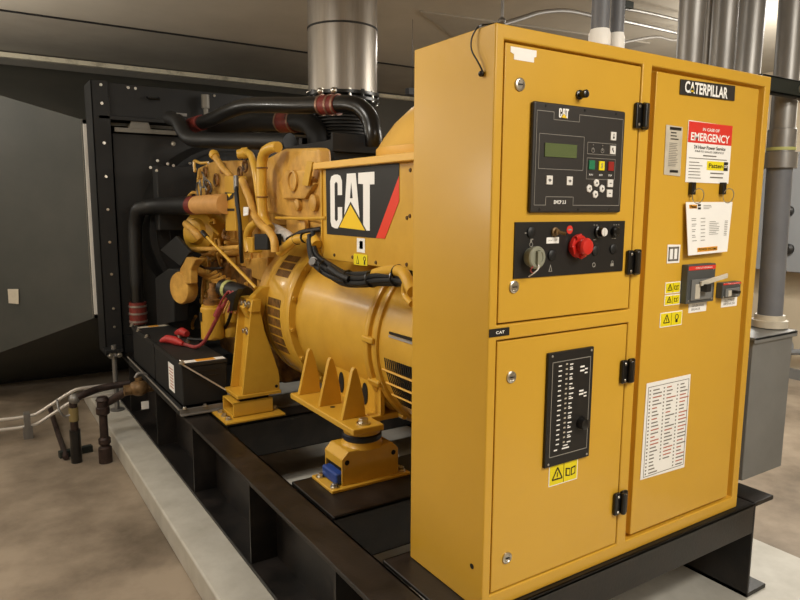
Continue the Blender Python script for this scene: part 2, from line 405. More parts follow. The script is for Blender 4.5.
# switch panel with emergency stop
sp = put('switch_panel', MB().box((.083,-.0015,.951),(.527,.002,1.103)), 'panelblk', cab)
c = V((.318,-.0015,1.033))
put('emergency_stop', MB().lathe(c,-Y,[(0,.030),(.008,.034),(.016,.032),(.018,.022),(.018,.016),(.026,.016),(.028,.023),(.040,.025),(.046,.021),(.048,.012)],28), 'red', sp)
m = MB(); 
for a in range(0, 360, 90):
    t = math.radians(a+20); m.obox(c+V((math.cos(t)*.029,-.018,math.sin(t)*.029)), V((math.cos(t),0,math.sin(t)))*.006, V((-math.sin(t),0,math.cos(t)))*.011, Y*.005)
put('stop_guard', m, 'red', sp, bevel=.002)
kk = put('key_switch', MB().lathe((.142,-.0015,1.008),-Y,[(0,.026),(.01,.026),(.014,.03),(.026,.031),(.03,.027),(.03,.02),(.027,.018)],26).box((.136,-.037,.99),(.148,-.027,1.026)), 'keygr', sp, bevel=.001)
put('key_wire', MB().tube([(.140,-.034,.992),(.136,-.04,.98),(.125,-.035,.968),(.12,-.02,.957)],.0018,8), 'white', sp)
put('key_wire', MB().tube([(.125,-.03,.985),(.116,-.033,.98),(.118,-.03,.972),(.128,-.03,.966)],.0015,8), 'redcab', sp)
put('toggle_switch', MB().lathe((.229,-.0015,1.075),-Y,[(0,.013),(.006,.013),(.008,.009),(.016,.008)],16).cyl((.229,-.015,1.075),(.243,-.032,1.07),.004,.0055,12), 'brass', sp)
put('rotary_knob', MB().lathe((.408,-.0015,1.072),-Y,[(0,.018),(.008,.018),(.01,.014),(.024,.013)],22), 'black', sp)
put('knob_cap', MB().lathe((.408,-.0255,1.072),-Y,[(0,.0125),(.002,.012)],22).box((.406,-.029,1.062),(.41,-.0275,1.082)), 'white', sp)
put('rotary_knob', MB().lathe((.478,-.0015,1.072),-Y,[(0,.016),(.012,.015),(.016,.011)],22), 'black', sp)
for x, z in ((.140,1.075),(.222,1.01),(.40,1.017),(.478,1.02)):
    put('indicator_lamp', MB().lathe((x,-.0015,z),-Y,[(0,.015),(.004,.015),(.006,.012),(.007,.004)],20), 'rubber', sp)
put('stop_symbol', MB().lathe((.290,-.0015,1.080),-Y,[(0,.012),(.001,.012)],20), 'redlab', sp)
put('switch_label', MB().box((.2,-.0025,1.043),(.248,-.0015,1.060)), 'paper', sp, smooth=False)
text('switch_lettering', 'LAMP TEST', 'inkgrey', sp, (.224,-.0028,1.0515), X, Z, .004, .036)
m = MB(); y0 = -.0024
for x in (.496,.485,.475,.4): m.box((x,y0,1.09),(x+.004,y0+.0008,1.093))
m.box((.283,y0-.001,1.078),(.297,y0,1.082))
m.box((.488,y0,1.078),(.496,y0+.0008,1.082)).box((.488,y0,1.068),(.496,y0+.0008,1.072)).box((.47,y0,1.05),(.488,y0+.0008,1.052)).box((.39,y0,1.048),(.402,y0+.0008,1.05)).box((.388,y0,1.091),(.394,y0+.0008,1.093))
m.box((.118,y0,1.072),(.124,y0+.0008,1.075)).box((.140,y0,1.055),(.15,y0+.0008,1.0575))
m.torus((.142,y0,1.042),-Y,.006,.0012,14,5).box((.139,y0,1.048),(.145,y0+.0008,1.056))
m.prism([(.212,y0,.964),(.226,y0,.964),(.219,y0,.985)],(0,.0008,0))
m.torus((.396,y0,.975),-Y,.006,.0014,14,5).box((.47,y0,.968),(.484,y0+.0008,.976)).torus((.477,y0,.98),-Y,.004,.001,14,5)
put('switch_symbols', m, 'line', sp, smooth=False)
put('symbol_cutout', MB().prism([(.2155,y0-.0006,.966),(.2225,y0-.0006,.966),(.219,y0-.0006,.978)],(0,.0004,0)), 'panelblk', sp, smooth=False)
lab = put('name_strip', MB().box((.003,-.002,.798),(.073,.001,.820)), 'ink', cab, smooth=False)
text('strip_lettering', 'CAT', 'inkw', lab, (.04,-.0025,.809), X, Z, .008, .03, bold=.02)

# annunciator strip on the lower door
an = put('annunciator_panel', MB().box((.220,-.008,.386),(.409,.002,.730)), 'panelblk', cab, bevel=.002)
m = MB(); frame(m,.236,.415,.396,.702,-.0088,.002); put('panel_outline', m, 'line', an, smooth=False)
m1 = MB(); m2 = MB()
for i in range(17):
    z = .686-.0148*i
    w = random.uniform(.011,.015); m1.box((.262,-.0086,z),(.262+w,-.008,z+.0035))
    m2.box((.291,-.0086,z+.002),(.299,-.008,z+.0065))
    m1.box((.308,-.0086,z),(.308+random.uniform(.012,.022),-.008,z+.0035)); 
    if i % 2: m1.box((.308,-.0086,z+.006),(.308+random.uniform(.006,.016),-.008,z+.0085))
for z in (.432,): m1.box((.255,-.0086,z),(.268,-.008,z+.004)).box((.288,-.0086,z),(.318,-.008,z+.004)).box((.292,-.0086,z+.009),(.312,-.008,z+.012))
for z in (.672,.660,.598,.588): m1.box((.352,-.0086,z),(.352+.018,-.008,z+.005)).box((.372,-.0086,z-.008),(.384,-.008,z-.004))
put('printed_lines', m1, 'inkw', an, smooth=False); put('status_lights', m2, 'paperdim', an, smooth=False)
put('selector_knob', MB().lathe((.365,-.008,.500),-Y,[(0,.02),(.008,.019),(.02,.016),(.022,.012)],22), 'black', an)
for x, z in ((.235,.72),(.398,.72),(.235,.395),(.398,.395)): put('panel_screw', MB().lathe((x,-.008,z),-Y,[(0,.004),(.0015,.003)],10), 'line', an)

def warn(x0, z0, x1, z1, y, par, kind=0):
    o = put('warning_label', MB().box((x0-.003,y-.0004,z0-.003),(x1+.003,y+.001,z1+.003)), 'paper', par, smooth=False)
    a = put('warning_field', MB().box((x0,y-.001,z0),(x1,y,z1)), 'warn', o, smooth=False) if par is None else put('warning_field', MB().box((x0,y-.001,z0),(x1,y,z1)), 'warn', par, smooth=False)
    w, h = x1-x0, z1-z0; m = MB(); yy = y-.0018
    cx = x0+w*.27; r = min(w*.18,h*.36); t = r*.16
    for k in range(3):
        a1 = math.pi/2+k*2*math.pi/3; a2 = a1+2*math.pi/3
        p = V((cx+r*1.15*math.cos(a1),yy,z0+h*.47+r*1.15*math.sin(a1))); q = V((cx+r*1.15*math.cos(a2),yy,z0+h*.47+r*1.15*math.sin(a2)))
        m.bar(p, q, .0008, t*1.3, up=(0,1,0)) if False else m.obox((p+q)/2,(q-p)/2,(q-p).normalized().cross(Y)*t*.6,Y*.0004)
    m.box((cx-t*.5,yy,z0+h*.38),(cx+t*.5,yy+.0008,z0+h*.62)).box((cx-t*.5,yy,z0+h*.28),(cx+t*.5,yy+.0008,z0+h*.33))
    m.box((x0+w*.5-t*.2,yy,z0),(x0+w*.5+t*.2,yy+.0008,z1))
    bx = x0+w*.75
    if kind == 0:     # open book
        m.prism([(bx-r,yy,z0+h*.3),(bx-r,yy,z0+h*.72),(bx-r*.1,yy,z0+h*.66),(bx-r*.1,yy,z0+h*.24)],(0,.0008,0)).prism([(bx+r,yy,z0+h*.3),(bx+r,yy,z0+h*.72),(bx+r*.1,yy,z0+h*.66),(bx+r*.1,yy,z0+h*.24)],(0,.0008,0))
        put('warning_cutout', MB().prism([(bx-r*.8,yy-.0006,z0+h*.36),(bx-r*.8,yy-.0006,z0+h*.64),(bx-r*.25,yy-.0006,z0+h*.6),(bx-r*.25,yy-.0006,z0+h*.31)],(0,.0004,0)).prism([(bx+r*.8,yy-.0006,z0+h*.36),(bx+r*.8,yy-.0006,z0+h*.64),(bx+r*.25,yy-.0006,z0+h*.6),(bx+r*.25,yy-.0006,z0+h*.31)],(0,.0004,0)), 'warn', par, smooth=False)
    else:             # padlock and tag
        m.torus((bx,yy,z0+h*.62),Y,r*.55,t*.45,16,5).box((bx-r*.35,yy,z0+h*.2),(bx+r*.35,yy+.0008,z0+h*.42))
    put('warning_symbols', m, 'ink', par, smooth=False)
    return o
warn(.251,.322,.367,.382,.0012,cab)

# name plate and papers on the right door (plane y = .017)
YD = .002
npz = put('name_plate', MB().prism([(0.756,0.002,1.540),(1.052,0.002,1.548),(1.054,0.002,1.499),(0.757,0.002,1.494)],(0,-.004,0)), 'panel', cab, bevel=.0015)
text('plate_lettering', 'CATERPILLAR', 'inkw', npz, (0.891,-0.004,1.519), X, Z, .036, .232, bold=.03)
a = (0.813,-0.004,1.516); put('plate_triangle', MB().prism([V(a)+V((-.012,0,-.010)),V(a)+V((.014,0,-.010)),V(a)+V((.001,0,.008))],(0,.0004,0)), 'logoyel', npz, smooth=False)
def lines(m, x0, x1, z0, z1, n, y, hgt=.35, jit=.5):
    dz = (z1-z0)/n
    for i in range(n):
        z = z1-dz*(i+.6); xx = x1-(x1-x0)*random.uniform(0,jit)
        m.box((x0,y,z),(xx,y+.0004,z+dz*hgt))
o = put('rating_sticker', MB().prism([(0.700,0.002,1.398),(0.784,0.002,1.396),(0.787,0.002,1.242),(0.703,0.002,1.246)],(0,-.001,0)), 'paperdim', cab, smooth=False)
b0 = (0.713,0.002,1.241); b1 = (0.779,0.002,1.396)
m = MB(); m.box((b0[0]+.006,YD-.0018,b1[2]-.012),(b1[0]-.002,YD-.0012,b1[2]-.003)); lines(m,b0[0]+.012,b1[0]-.008,b1[2]-.045,b1[2]-.016,3,YD-.0018); m.box((b0[0]+.018,YD-.0018,b0[2]+.012),(b0[0]+.06,YD-.0012,b0[2]+.02))
put('printed_lines', m, 'ink', o, smooth=False)
m = MB(); lines(m,b0[0]+.008,b1[0]-.01,b0[2]+.03,b1[2]-.05,14,YD-.0018,.3,.3); put('printed_lines', m, 'inkgrey', o, smooth=False)
# emergency notice
ex0, ex1 = .833, 1.083
eA, eB, eC, eD = (0.812,0.002,1.420),(1.058,0.002,1.416),(1.057,0.002,1.224),(0.815,0.002,1.225)
em = put('emergency_notice', MB().prism([eA,eB,eC,eD],(0,-.001,0)), 'paper', cab, smooth=False)
ez1 = (eA[2]+eB[2])/2; ez0 = (eC[2]+eD[2])/2; ex0 = (eA[0]+eD[0])/2; ex1 = (eB[0]+eC[0])/2; ew = ex1-ex0; eh = ez1-ez0
put('red_header', MB().box((ex0+.001,YD-.0018,ez1-eh*.345),(ex1-.001,YD-.001,ez1-.001)), 'redlab', em, smooth=False)
text('notice_lettering', 'IN CASE OF', 'inkw', em, (ex0+ew*.5,YD-.0022,ez1-eh*.115), X, Z, eh*.05, ew*.38, bold=.02)
text('notice_lettering', 'EMERGENCY', 'inkw', em, (ex0+ew*.5,YD-.0022,ez1-eh*.245), X, Z, eh*.135, ew*.88, bold=.022)
text('notice_lettering', '24 Hour Power Service', 'ink', em, (ex0+ew*.5,YD-.0022,ez1-eh*.41), X, Z, eh*.06, ew*.72, bold=.01)
text('notice_lettering', 'PARTS SALES SERVICE', 'ink', em, (ex0+ew*.5,YD-.0022,ez1-eh*.48), X, Z, eh*.032, ew*.66)
m = MB(); m.box((ex0+ew*.36,YD-.002,ez1-eh*.555),(ex0+ew*.66,YD-.0012,ez1-eh*.535)); lines(m,ex0+ew*.05,ex1-ew*.06,ez1-eh*.615,ez1-eh*.585,1,YD-.002,.4,.05)
lines(m,ex0+ew*.06,ex0+ew*.4,ez0+eh*.05,ez1-eh*.64,6,YD-.002,.22,.4); lines(m,ex0+ew*.55,ex0+ew*.92,ez0+eh*.06,ez0+eh*.2,2,YD-.002,.3,.2)
put('printed_lines', m, 'inkgrey', em, smooth=False)
put('yellow_field', MB().box((ex0+ew*.46,YD-.0018,ez0+eh*.22),(ex0+ew*.88,YD-.001,ez0+eh*.37)), 'warn', em, smooth=False)
text('notice_lettering', 'Patten', 'ink', em, (ex0+ew*.66,YD-.0022,ez0+eh*.295), X, Z, eh*.075, ew*.32, bold=.02)
t = put('dealer_mark', MB().box((ex0+ew*.85,YD-.0022,ez0+eh*.22),(ex0+ew*.95,YD-.0014,ez0+eh*.37)), 'ink', em, smooth=False)
text('notice_lettering', 'CAT', 'inkw', em, (ex0+ew*.9,YD-.0026,ez0+eh*.295), X, Z, eh*.05, ew*.08, bold=.03)
# hanging service card on two clips
for c in ((0.847,0.002,1.203),(1.018,0.002,1.206)):
    c = V(c)
    k = put('card_clip', MB().box(c+V((-.012,-.014,-.018)),c+V((.01,0,.022))), 'black', cab, bevel=.002)
    put('clip_ring', MB().torus(c+V((.02,-.016,-.022)),(.2,1,.1),.024,.0016,24,6), 'zinc', k)
cd = put('service_card', MB().prism([(0.810,-0.010,1.161),(1.072,-0.010,1.163),(1.046,-0.020,0.994),(0.827,-0.020,0.988)],(0,.002,0)), 'paper', cab, smooth=False)
def onc(fx, fz, y=-.0225):
    a, b, c, d = V((0.810,-0.010,1.161)),V((1.072,-0.010,1.163)),V((1.046,-0.020,0.994)),V((0.827,-0.020,0.988))
    p = (a*(1-fx)+b*fx)*(fz)+(d*(1-fx)+c*fx)*(1-fz); p.y -= .0012; return p
def cardq(m, x0, z0, x1, z1): return m.prism([onc(x0,z0),onc(x1,z0),onc(x1,z1),onc(x0,z1)],(0,.0006,0))
put('card_mark', cardq(MB(),.06,.88,.22,.95), 'orange', cd, smooth=False); put('card_mark', cardq(cardq(MB(),.24,.86,.3,.9),.24,.92,.3,.96), 'ink', cd, smooth=False)
put('card_mark', cardq(MB(),.22,.05,.72,.13), 'orange', cd, smooth=False)
text('card_lettering', 'Patten', 'ink', cd, onc(.14,.915)+V((0,-.001,0)), X, Z, .010, .032, bold=.02)
text('card_lettering', 'POWER SYSTEMS', 'ink', cd, onc(.47,.09)+V((0,-.001,0)), X, Z, .008, .10, bold=.01)
m = MB()
for i in range(3): cardq(m,.36,.93-.03*i,.36+random.uniform(.12,.2),.938-.03*i)
for i in range(14):
    z = .72-.035*i
    if i % 2: cardq(m,.3,z,.4,z+.01)
    if i % 3: cardq(m,.1,z,.16+random.uniform(0,.05),z+.01)
    if 2 < i < 11: cardq(m,.5,z,.74-random.uniform(0,.1),z+.008)
    if 2 < i < 12: cardq(m,.86,z,.93,z+.01)
put('printed_lines', m, 'inkgrey', cd, smooth=False)
# small stickers
o = put('book_sticker', MB().prism([(0.745,0.002,1.025),(0.812,0.002,1.023),(0.811,0.002,0.964),(0.746,0.002,0.964)],(0,-.001,0)), 'paper', cab, smooth=False)
c = V((0.777,0.000,0.995)); m = MB(); frame(m,c.x-.026,c.z-.024,c.x+.026,c.z+.022,c.y-.0005,.006); m.box((c.x-.003,c.y-.0005,c.z-.018),(c.x+.003,c.y,c.z+.018)); put('sticker_symbol', m, 'inkgrey', o, smooth=False)
for i, (p, q) in enumerate((((665.3,293.3),(680,282)),((664.5,305),(679.3,294.7)),((660,327),(681.7,311)))):
    A = [(0.749,0.002,0.867),(0.749,0.002,0.828),(0.732,0.002,0.757)][i]; B = [(0.823,0.002,0.899),(0.824,0.002,0.857),(0.843,0.002,0.800)][i]
    warn(A[0],A[2],B[0],B[2],YD-.0005,cab, 1 if i == 2 else 0)
# breakers
def breaker(a, b, par, big):
    x0, z1 = a[0], a[2]; x1, z0 = b[0], b[2]; w, h = x1-x0, z1-z0
    o = put('circuit_breaker', MB().box((x0,-.022,z0),(x1,YD+.001,z1)), 'breaker', par, bevel=.003)
    put('breaker_stripe', MB().box((x0+w*.02,-.0235,z1-h*.14),(x1-w*.02,-.0215,z1-h*.04)), 'redlab', o, smooth=False)
    text('breaker_lettering', 'CIRCUIT BREAKER', 'inkw', o, (x0+w*.55,-.0242,z1-h*.09), X, Z, h*.04, w*.6)
    put('breaker_face', MB().box((x0+w*.12,-.027,z0+h*.08),(x0+w*.88,-.0215,z0+h*.62)), 'gbox', o, bevel=.002)
    put('breaker_handle', MB().box((x0+w*.42,-.05,z0+h*.3),(x0+w*.6,-.026,z0+h*.5)), 'ink', o, bevel=.002)
    put('breaker_plate', MB().box((x0+w*.25,-.0285,z0+h*.12),(x0+w*.42,-.0265,z0+h*.5)), 'paperdim', o, bevel=.001)
    if big: 
        put('breaker_handle_cover', MB().obox((x0+w*.72,-.045,z0+h*.6),V((.055,-.012,.012)),Y*.004,Z*.008), 'paperdim', o, bevel=.002)
    for fx, fz in ((.08,.92),(.92,.86),(.92,.08),(.08,.08)): put('panel_screw', MB().lathe((x0+w*fx,-.0215,z0+h*fz),-Y,[(0,.004),(.0015,.003)],10), 'zinc', o)
breaker((0.828,-0.020,0.957),(0.983,-0.020,0.827),cab,True)
breaker((1.032,-0.020,0.886),(1.143,-0.020,0.831),cab,False)
for i, c in enumerate(((0.930,0.002,0.807),(1.117,0.002,0.811))):
    w = (.05,.048)[i]
    o = put('breaker_label', MB().box((c[0]-w,YD-.001,c[2]-.017),(c[0]+w,YD+.001,c[2]+.017)), 'paper', cab, smooth=False)
    text('label_lettering', ('GENERATOR\nBREAKER','OUTPUT\nBREAKER')[i], 'inkgrey', o, (c[0],YD-.0014,c[2]), X, Z, .02, .07)
# long list sticker
li = put('fault_list_sticker', MB().prism([(0.680,0.002,0.574),(0.917,0.002,0.574),(0.917,0.002,0.237),(0.676,0.002,0.244)],(0,-.001,0)), 'paper', cab, smooth=False)
LA = (0.680,0.002,0.574); LC = (0.917,0.002,0.237); lx0, lz1, lx1, lz0 = LA[0]+.004, LA[2]-.006, LC[0]-.004, LC[2]+.006
m = MB(); frame(m, lx0+.006, lz0+.006, lx1-.004, lz1-.008, YD-.0018, .0018); put('list_border', m, 'inkgrey', li, smooth=False)
m = MB(); m3 = MB(); lw = lx1-lx0
for k in range(3):
    for i in range(24):
        z = lz1-.024-.0125*i
        if k == 1 and i > 20: continue
        x = lx0+lw*(.06+.32*k)
        m.box((x,YD-.0018,z),(x+.006,YD-.0012,z+.005))
        (m if random.random() < .55 else m3).box((x+.018,YD-.0018,z),(x+.018+random.uniform(.02,.05),YD-.0012,z+.004))
put('printed_lines', m, 'inkgrey', li, smooth=False); put('printed_lines', m3, 'inkred', li, smooth=False)
# cable tie on the side, hole
put('side_hole', MB().lathe((-.0005,.046,.123),-X,[(0,.008),(.0008,.008)],16), 'dark', cab)
tg = tag(put('cable_tie', MB().tube([(-0.006,0.039,1.485),(-0.012,0.053,1.512),(-0.016,0.075,1.545),(-0.012,0.079,1.578),(-0.004,0.065,1.601),(.01,.06,1.607),(.03,.03,1.606),(.06,.04,1.606)],.0022,8).sphere((-.006,.046,1.482),.008), 'black'), 'thin black cable tie looped over the top left edge of the yellow cabinet', 'cable tie')
# ------------------------------------------------------------------ alternator
AX, AZ = .62, .565
al = thing('generator_alternator', (AX,1.3,.25), 'round yellow alternator barrel between the control cabinet and the engine', 'alternator')
def ylathe(prof, n=64): return MB().lathe((AX,0,AZ), Y, prof, n)
put('barrel', ylathe([(.55,.3),(.56,.375),(1.0,.385),(1.05,.392),(1.78,.392),(1.80,.40)]), 'yel2', al, ang=30)
put('end_flange', ylathe([(1.775,.40),(1.775,.428),(1.79,.436),(1.83,.436),(1.835,.428),(1.835,.40)]), 'yel2', al)
for k in range(16):
    t = 2*math.pi*k/16+.13; put('flange_bolt', MB().hexbolt((AX+.415*math.cos(t),1.775,AZ+.415*math.sin(t)), -Y, .011, .014), 'yel2', al)
put('front_rib', ylathe([(1.015,.38),(1.02,.403),(1.03,.410),(1.045,.410),(1.055,.403),(1.06,.38)]), 'yel2', al)
put('front_rib', ylathe([(.955,.37),(.96,.396),(.97,.403),(.985,.403),(.995,.396),(1.0,.37)]), 'yel2', al)
def lug(t, y0=.965, y1=1.055):
    d = V((math.cos(t),0,math.sin(t))); s_ = V((-math.sin(t),0,math.cos(t)))
    c_ = V((AX,0,AZ))+d*.40
    return MB().obox(c_+V((0,(y0+y1)/2,0)), d*.016, Y*(y1-y0)/2, s_*.014)
for a in (176, 203, 232): put('rib_lug', lug(math.radians(a)), 'yel2', al, bevel=.008)
# vent grilles of the bearing end
m = MB()
for j in range(4):
    t = math.radians(188.5+j*9.2)
    d = V((math.cos(t),0,math.sin(t))); s_ = V((-math.sin(t),0,math.cos(t)))
    for k in range(22):
        m.obox(V((AX,.60+.015*k,AZ))+d*.3805, d*.003, Y*.0042, s_*.024)
put('vent_grille', m, 'dark', al, smooth=False)
m = MB(); 
for j in range(3):
    t = math.radians(193.1+9.2*j); put('grille_bar', MB().cyl((AX+.385*math.cos(t),.58,AZ+.385*math.sin(t)),(AX+.385*math.cos(t),.945,AZ+.385*math.sin(t)),.004,n=8), 'cream', al)
put('seam_slot', MB().obox((AX-.372,.76,AZ+.075),(.006,0,.001),Y*.13,(0,0,.005)), 'ink', al)
put('seam_strip', MB().obox((AX-.376,.76,AZ+.062),(.004,0,.001),Y*.13,(0,0,.004)), 'brt', al)
# cone shaped adapter with louvres
put('adapter_housing', ylathe([(1.832,.40),(1.833,.424),(1.84,.428),(2.10,.428),(2.105,.436),(2.125,.436),(2.13,.3)]), 'yel2', al, ang=30)
def cone(y, t, off=0): 
    r = .428+off
    return V((AX+r*math.cos(t), y, AZ+r*math.sin(t)))
m = MB(); m2 = MB()
for a0, a1, n in ((168,210,6),(134,153,3)):
    for k in range(n):
        b0 = a0+(a1-a0)*(k+.08)/n; b1 = a0+(a1-a0)*(k+.88)/n
        pts = [cone(1.89,math.radians(b0),.0015),cone(1.89,math.radians(b1),.0015),cone(2.06,math.radians(b1),.0015),cone(2.06,math.radians(b0),.0015)]
        m.face(pts)
        for q in range(9):
            y0 = 1.893+.019*q; m2.prism([cone(y0,math.radians(b0),.002),cone(y0,math.radians(b1),.002),cone(y0+.009,math.radians(b1),.002),cone(y0+.009,math.radians(b0),.002)], (-.002,0,0))
put('louver_panel', m, 'louv', al, smooth=False); put('louver_wire', m2, 'yeldark', al, smooth=False)
# foot with three gussets
put('foot_plate', MB().box((.080,.895,.235),(.225,1.515,.262)).box((.225,1.0,.235),(.42,1.515,.262)), 'yel2', al, bevel=.006)
for y in (1.025,1.24,1.455):
    put('foot_gusset', MB().prism([(.100,y,.262),(.150,y,.465),(.160,y,.478),(.170,y,.470),(.186,y,.42),(.204,y,.34),(.212,y,.262)],(0,.022,0)), 'yel2', al, bevel=.003)
put('foot_web', MB().prism([(.27,1.0,.262),(.27,1.51,.262),(.27,1.51,.40),(.27,1.0,.40)],(.02,0,0)), 'yel2', al)
for y in (1.15,1.37):
    put('foot_slot', MB().prism([(.268,y-.02+.024*math.cos(t)*1,.325+.05*math.sin(t)) for t in [k*math.pi/8 for k in range(16)]],(-.002,0,0)), 'dark', al, smooth=False)
m = MB().hexbolt((.155,.945,.262), Z, .02, .022); put('foot_bolt', m, 'zinc', al)
put('foot_hole', MB().lathe((.15,1.21,.2622), Z, [(0,.012),(.0006,.012)],14).lathe((.19,1.0595,.30),-Y,[(0,.011),(.0006,.011)],14), 'dark', al)

# terminal box with the big decal
BX = .20
tb = thing('terminal_box', (.62,1.03,.905), 'large yellow terminal box with big black white and red logo decal above the alternator', 'box')
put('box_shell', MB().box((BX,.62,.905),(1.04,1.395,1.30)), 'yel2', tb, bevel=.004)
put('box_lid', MB().box((BX-.03,.60,1.300),(1.07,1.425,1.330)), 'cream', tb, bevel=.005)
for c in ((0.200,1.277,0.927),(0.200,1.113,0.929),(0.200,0.921,0.921),(0.200,0.681,1.107),(0.200,0.680,1.270)): put('box_screw', MB().lathe(c, -X, [(0,.008),(.004,.006)],10), 'brass', tb)
for y_, z_ in ((.7,.93),(.7,1.1)): put('box_screw', MB().lathe((BX,y_,z_), -X, [(0,.008),(.004,.006)],10), 'brass', tb)
put('corner_trim', MB().box((BX-.006,1.385,.93),(BX+.004,1.398,1.298)), 'yel2', tb)
dc = put('logo_decal', MB().prism([(0.199,1.351,1.300),(0.199,0.753,1.298),(0.199,0.753,1.252),(0.199,0.918,1.017),(0.199,1.346,1.016)],(-.001,0,0)), 'ink', tb, smooth=False)
put('red_stripe', MB().prism([(0.199,0.753,1.252),(0.199,0.752,1.160),(0.199,0.852,1.018),(0.199,0.918,1.017)],(-.001,0,0)), 'logored', dc, smooth=False)
a = V((0.198,1.308,1.044)); b = V((0.198,0.929,1.044)); c = V((0.198,1.303,1.274))
logo(dc, (.1978,a.y,(a.z+b.z)/2), -Y, Z, c.z-a.z, a.y-b.y, -X)
o = put('book_sticker', MB().prism([(0.199,1.072,1.011),(0.199,1.006,1.011),(0.199,1.006,0.953),(0.199,1.073,0.953)],(-.001,0,0)), 'paper', tb, smooth=False)
c = V((0.198,1.036,0.984)); put('sticker_symbol', MB().box(c+V((0,-.014,-.016)),c+V((.0005,.014,.016))), 'inkgrey', o, smooth=False)
o = put('warning_label', MB().prism([(0.199,1.098,0.945),(0.199,0.986,0.946),(0.199,0.986,0.902),(0.199,1.099,0.899)],(-.001,0,0)), 'warn', tb, smooth=False)
c = V((0.198,1.066,0.922)); c2 = V((0.198,1.008,0.923))
m = MB().prism([c+V((0,.013,-.017)),c+V((0,-.013,-.017)),c+V((0,0,.017))],(-.0005,0,0)); m.torus(c2+V((0,0,.006)),X,.008,.002,14,5).box(c2+V((0,-.006,-.018)),c2+V((-.0005,.006,-.004)))
put('warning_symbols', m, 'ink', o, smooth=False)
put('warning_cutout', MB().prism([c+V((-.0008,.008,-.014)),c+V((-.0008,-.008,-.014)),c+V((-.0008,0,.009))],(-.0005,0,0)), 'warn', o, smooth=False)

# air intake dome above the terminal box
tag(put('air_cleaner_dome', MB().lathe((.70,.99,1.331), Z, [(0,.385),(.02,.395),(.05,.395),(.06,.385),(.10,.36),(.16,.315),(.22,.25),(.27,.17),(.30,.08),(.306,.001)], 48), 'cream'),
    'smooth pale yellow dome sitting on the terminal box lid behind the cabinet', 'dome')

# cable harness hanging below the terminal box
hn = thing('wiring_harness', (.18,1.4,.9), 'bundled black cable harness drooping along the foot of the terminal box', 'cable')
p0 = [(0.170,1.441,0.999),(0.160,1.411,0.942),(0.150,1.350,0.893),(0.150,1.224,0.859),(0.150,1.087,0.840),(0.150,0.945,0.846),(0.150,0.807,0.869),(0.150,0.681,0.881),(0.150,0.603,0.882)]
for dx, dz in ((0,0),(-.012,.014),(.004,.026),(-.016,-.006),(-.006,-.014)):
    put('cable', MB().tube([V(p)+V((dx,0,dz+random.uniform(-.004,.004))) for p in p0], .0115, 10), 'rubber', hn)
put('corrugated_sleeve', MB().tube([V((0.120,1.164,0.883))+V((0,0,0)),(0.125,1.084,0.860),(0.130,1.007,0.849)], .016, 12, radii=None), 'rubber', hn)
for c in ((0.145,1.261,0.874),(0.145,1.043,0.851),(0.145,0.858,0.864),(0.145,0.680,0.885)): put('cable_tie', MB().torus(c, (0,1,-.3), .03, .004, 20, 6), 'black', hn)
put('gland', MB().lathe((0.130,1.339,0.894), (-.6,-.6,.2), [(-.02,.02),(.01,.022),(.012,.017),(.024,.015)], 16), 'galv', hn)
cdt = thing('flexible_conduit', (0.200,1.639,0.985), 'yellow painted flexible conduit arching over the rear alternator flange', 'conduit')
put('conduit_tube', MB().tube([(0.160,1.794,0.909),(0.160,1.705,0.944),(0.170,1.631,0.977),((0.180,1.550,0.987)),(0.180,1.452,0.994),(0.170,1.390,0.966)], .023, 14), 'yel2', cdt)
for c in ((0.175,1.619,0.980),(0.175,1.528,0.991)): put('conduit_ring', MB().torus(c, (0,1,-.4), .022, .005, 20, 6), 'black', cdt)
cdt = thing('flexible_conduit', (0.100,0.590,0.907), 'yellow painted conduit curving down beside the left edge of the cabinet', 'conduit')
put('conduit_tube', MB().tube([(0.160,0.861,0.883),(0.150,0.771,0.901),(0.140,0.686,0.912),(0.130,0.624,0.913),(0.120,0.577,0.893),(0.110,0.542,0.869),(0.100,0.509,0.857)], .021, 14), 'yel2', cdt)
put('conduit_tube', MB().tube([(0.125,0.578,0.893),(0.130,0.607,0.865),(0.130,0.604,0.830),(0.120,0.544,0.810)], .012, 12), 'yel2', cdt)
put('conduit_ring', MB().torus((0.140,0.672,0.910), (0,1,.3), .022, .006, 20, 6), 'black', cdt)

# ------------------------------------------------------------------ mounts
im = thing('isolation_mount', (.19,1.02,0), 'yellow pressed steel vibration mount with blue rubber pad under the alternator foot', 'mount')
put('base_plate', MB().box((.0,.925,0),(.375,1.117,.014)), 'yel2', im, bevel=.004)
HY0, HY1, HX0, HX1, HZ = .945, 1.10, .055, .325, .145
prof = [(HX0,.014),(HX0,HZ-.03),(HX0+.03,HZ),(HX1-.03,HZ),(HX1,HZ-.03),(HX1,.014)]
sh = MB()
# housing: arched shell, open window on the outer face
sh.prism([(x,HY0,z) for x, z in [(HX0,.014),(HX0,HZ-.02),(HX0+.03,HZ+.01),(HX1-.03,HZ+.01),(HX1,HZ-.02),(HX1,.014)]],(0,.008,0))
sh.prism([(x,HY1-.008,z) for x, z in [(HX0,.014),(HX0,HZ-.02),(HX0+.03,HZ+.01),(HX1-.03,HZ+.01),(HX1,HZ-.02),(HX1,.014)]],(0,.008,0))
sh.box((HX0+.03,HY0+.008,HZ),(HX1-.03,HY1-.008,HZ+.01)).box((HX1-.008,HY0+.008,.014),(HX1,HY1-.008,HZ-.02))
sh.box((HX0,HY0+.008,.088),(HX0+.008,HY1-.008,HZ-.02))
sh.prism([(HX0,HY0+.008,HZ-.02),(HX0+.03,HY0+.008,HZ+.01),(HX0+.03,HY0+.008,HZ),(HX0+.008,HY0+.008,HZ-.02)],(0,HY1-HY0-.016,0))
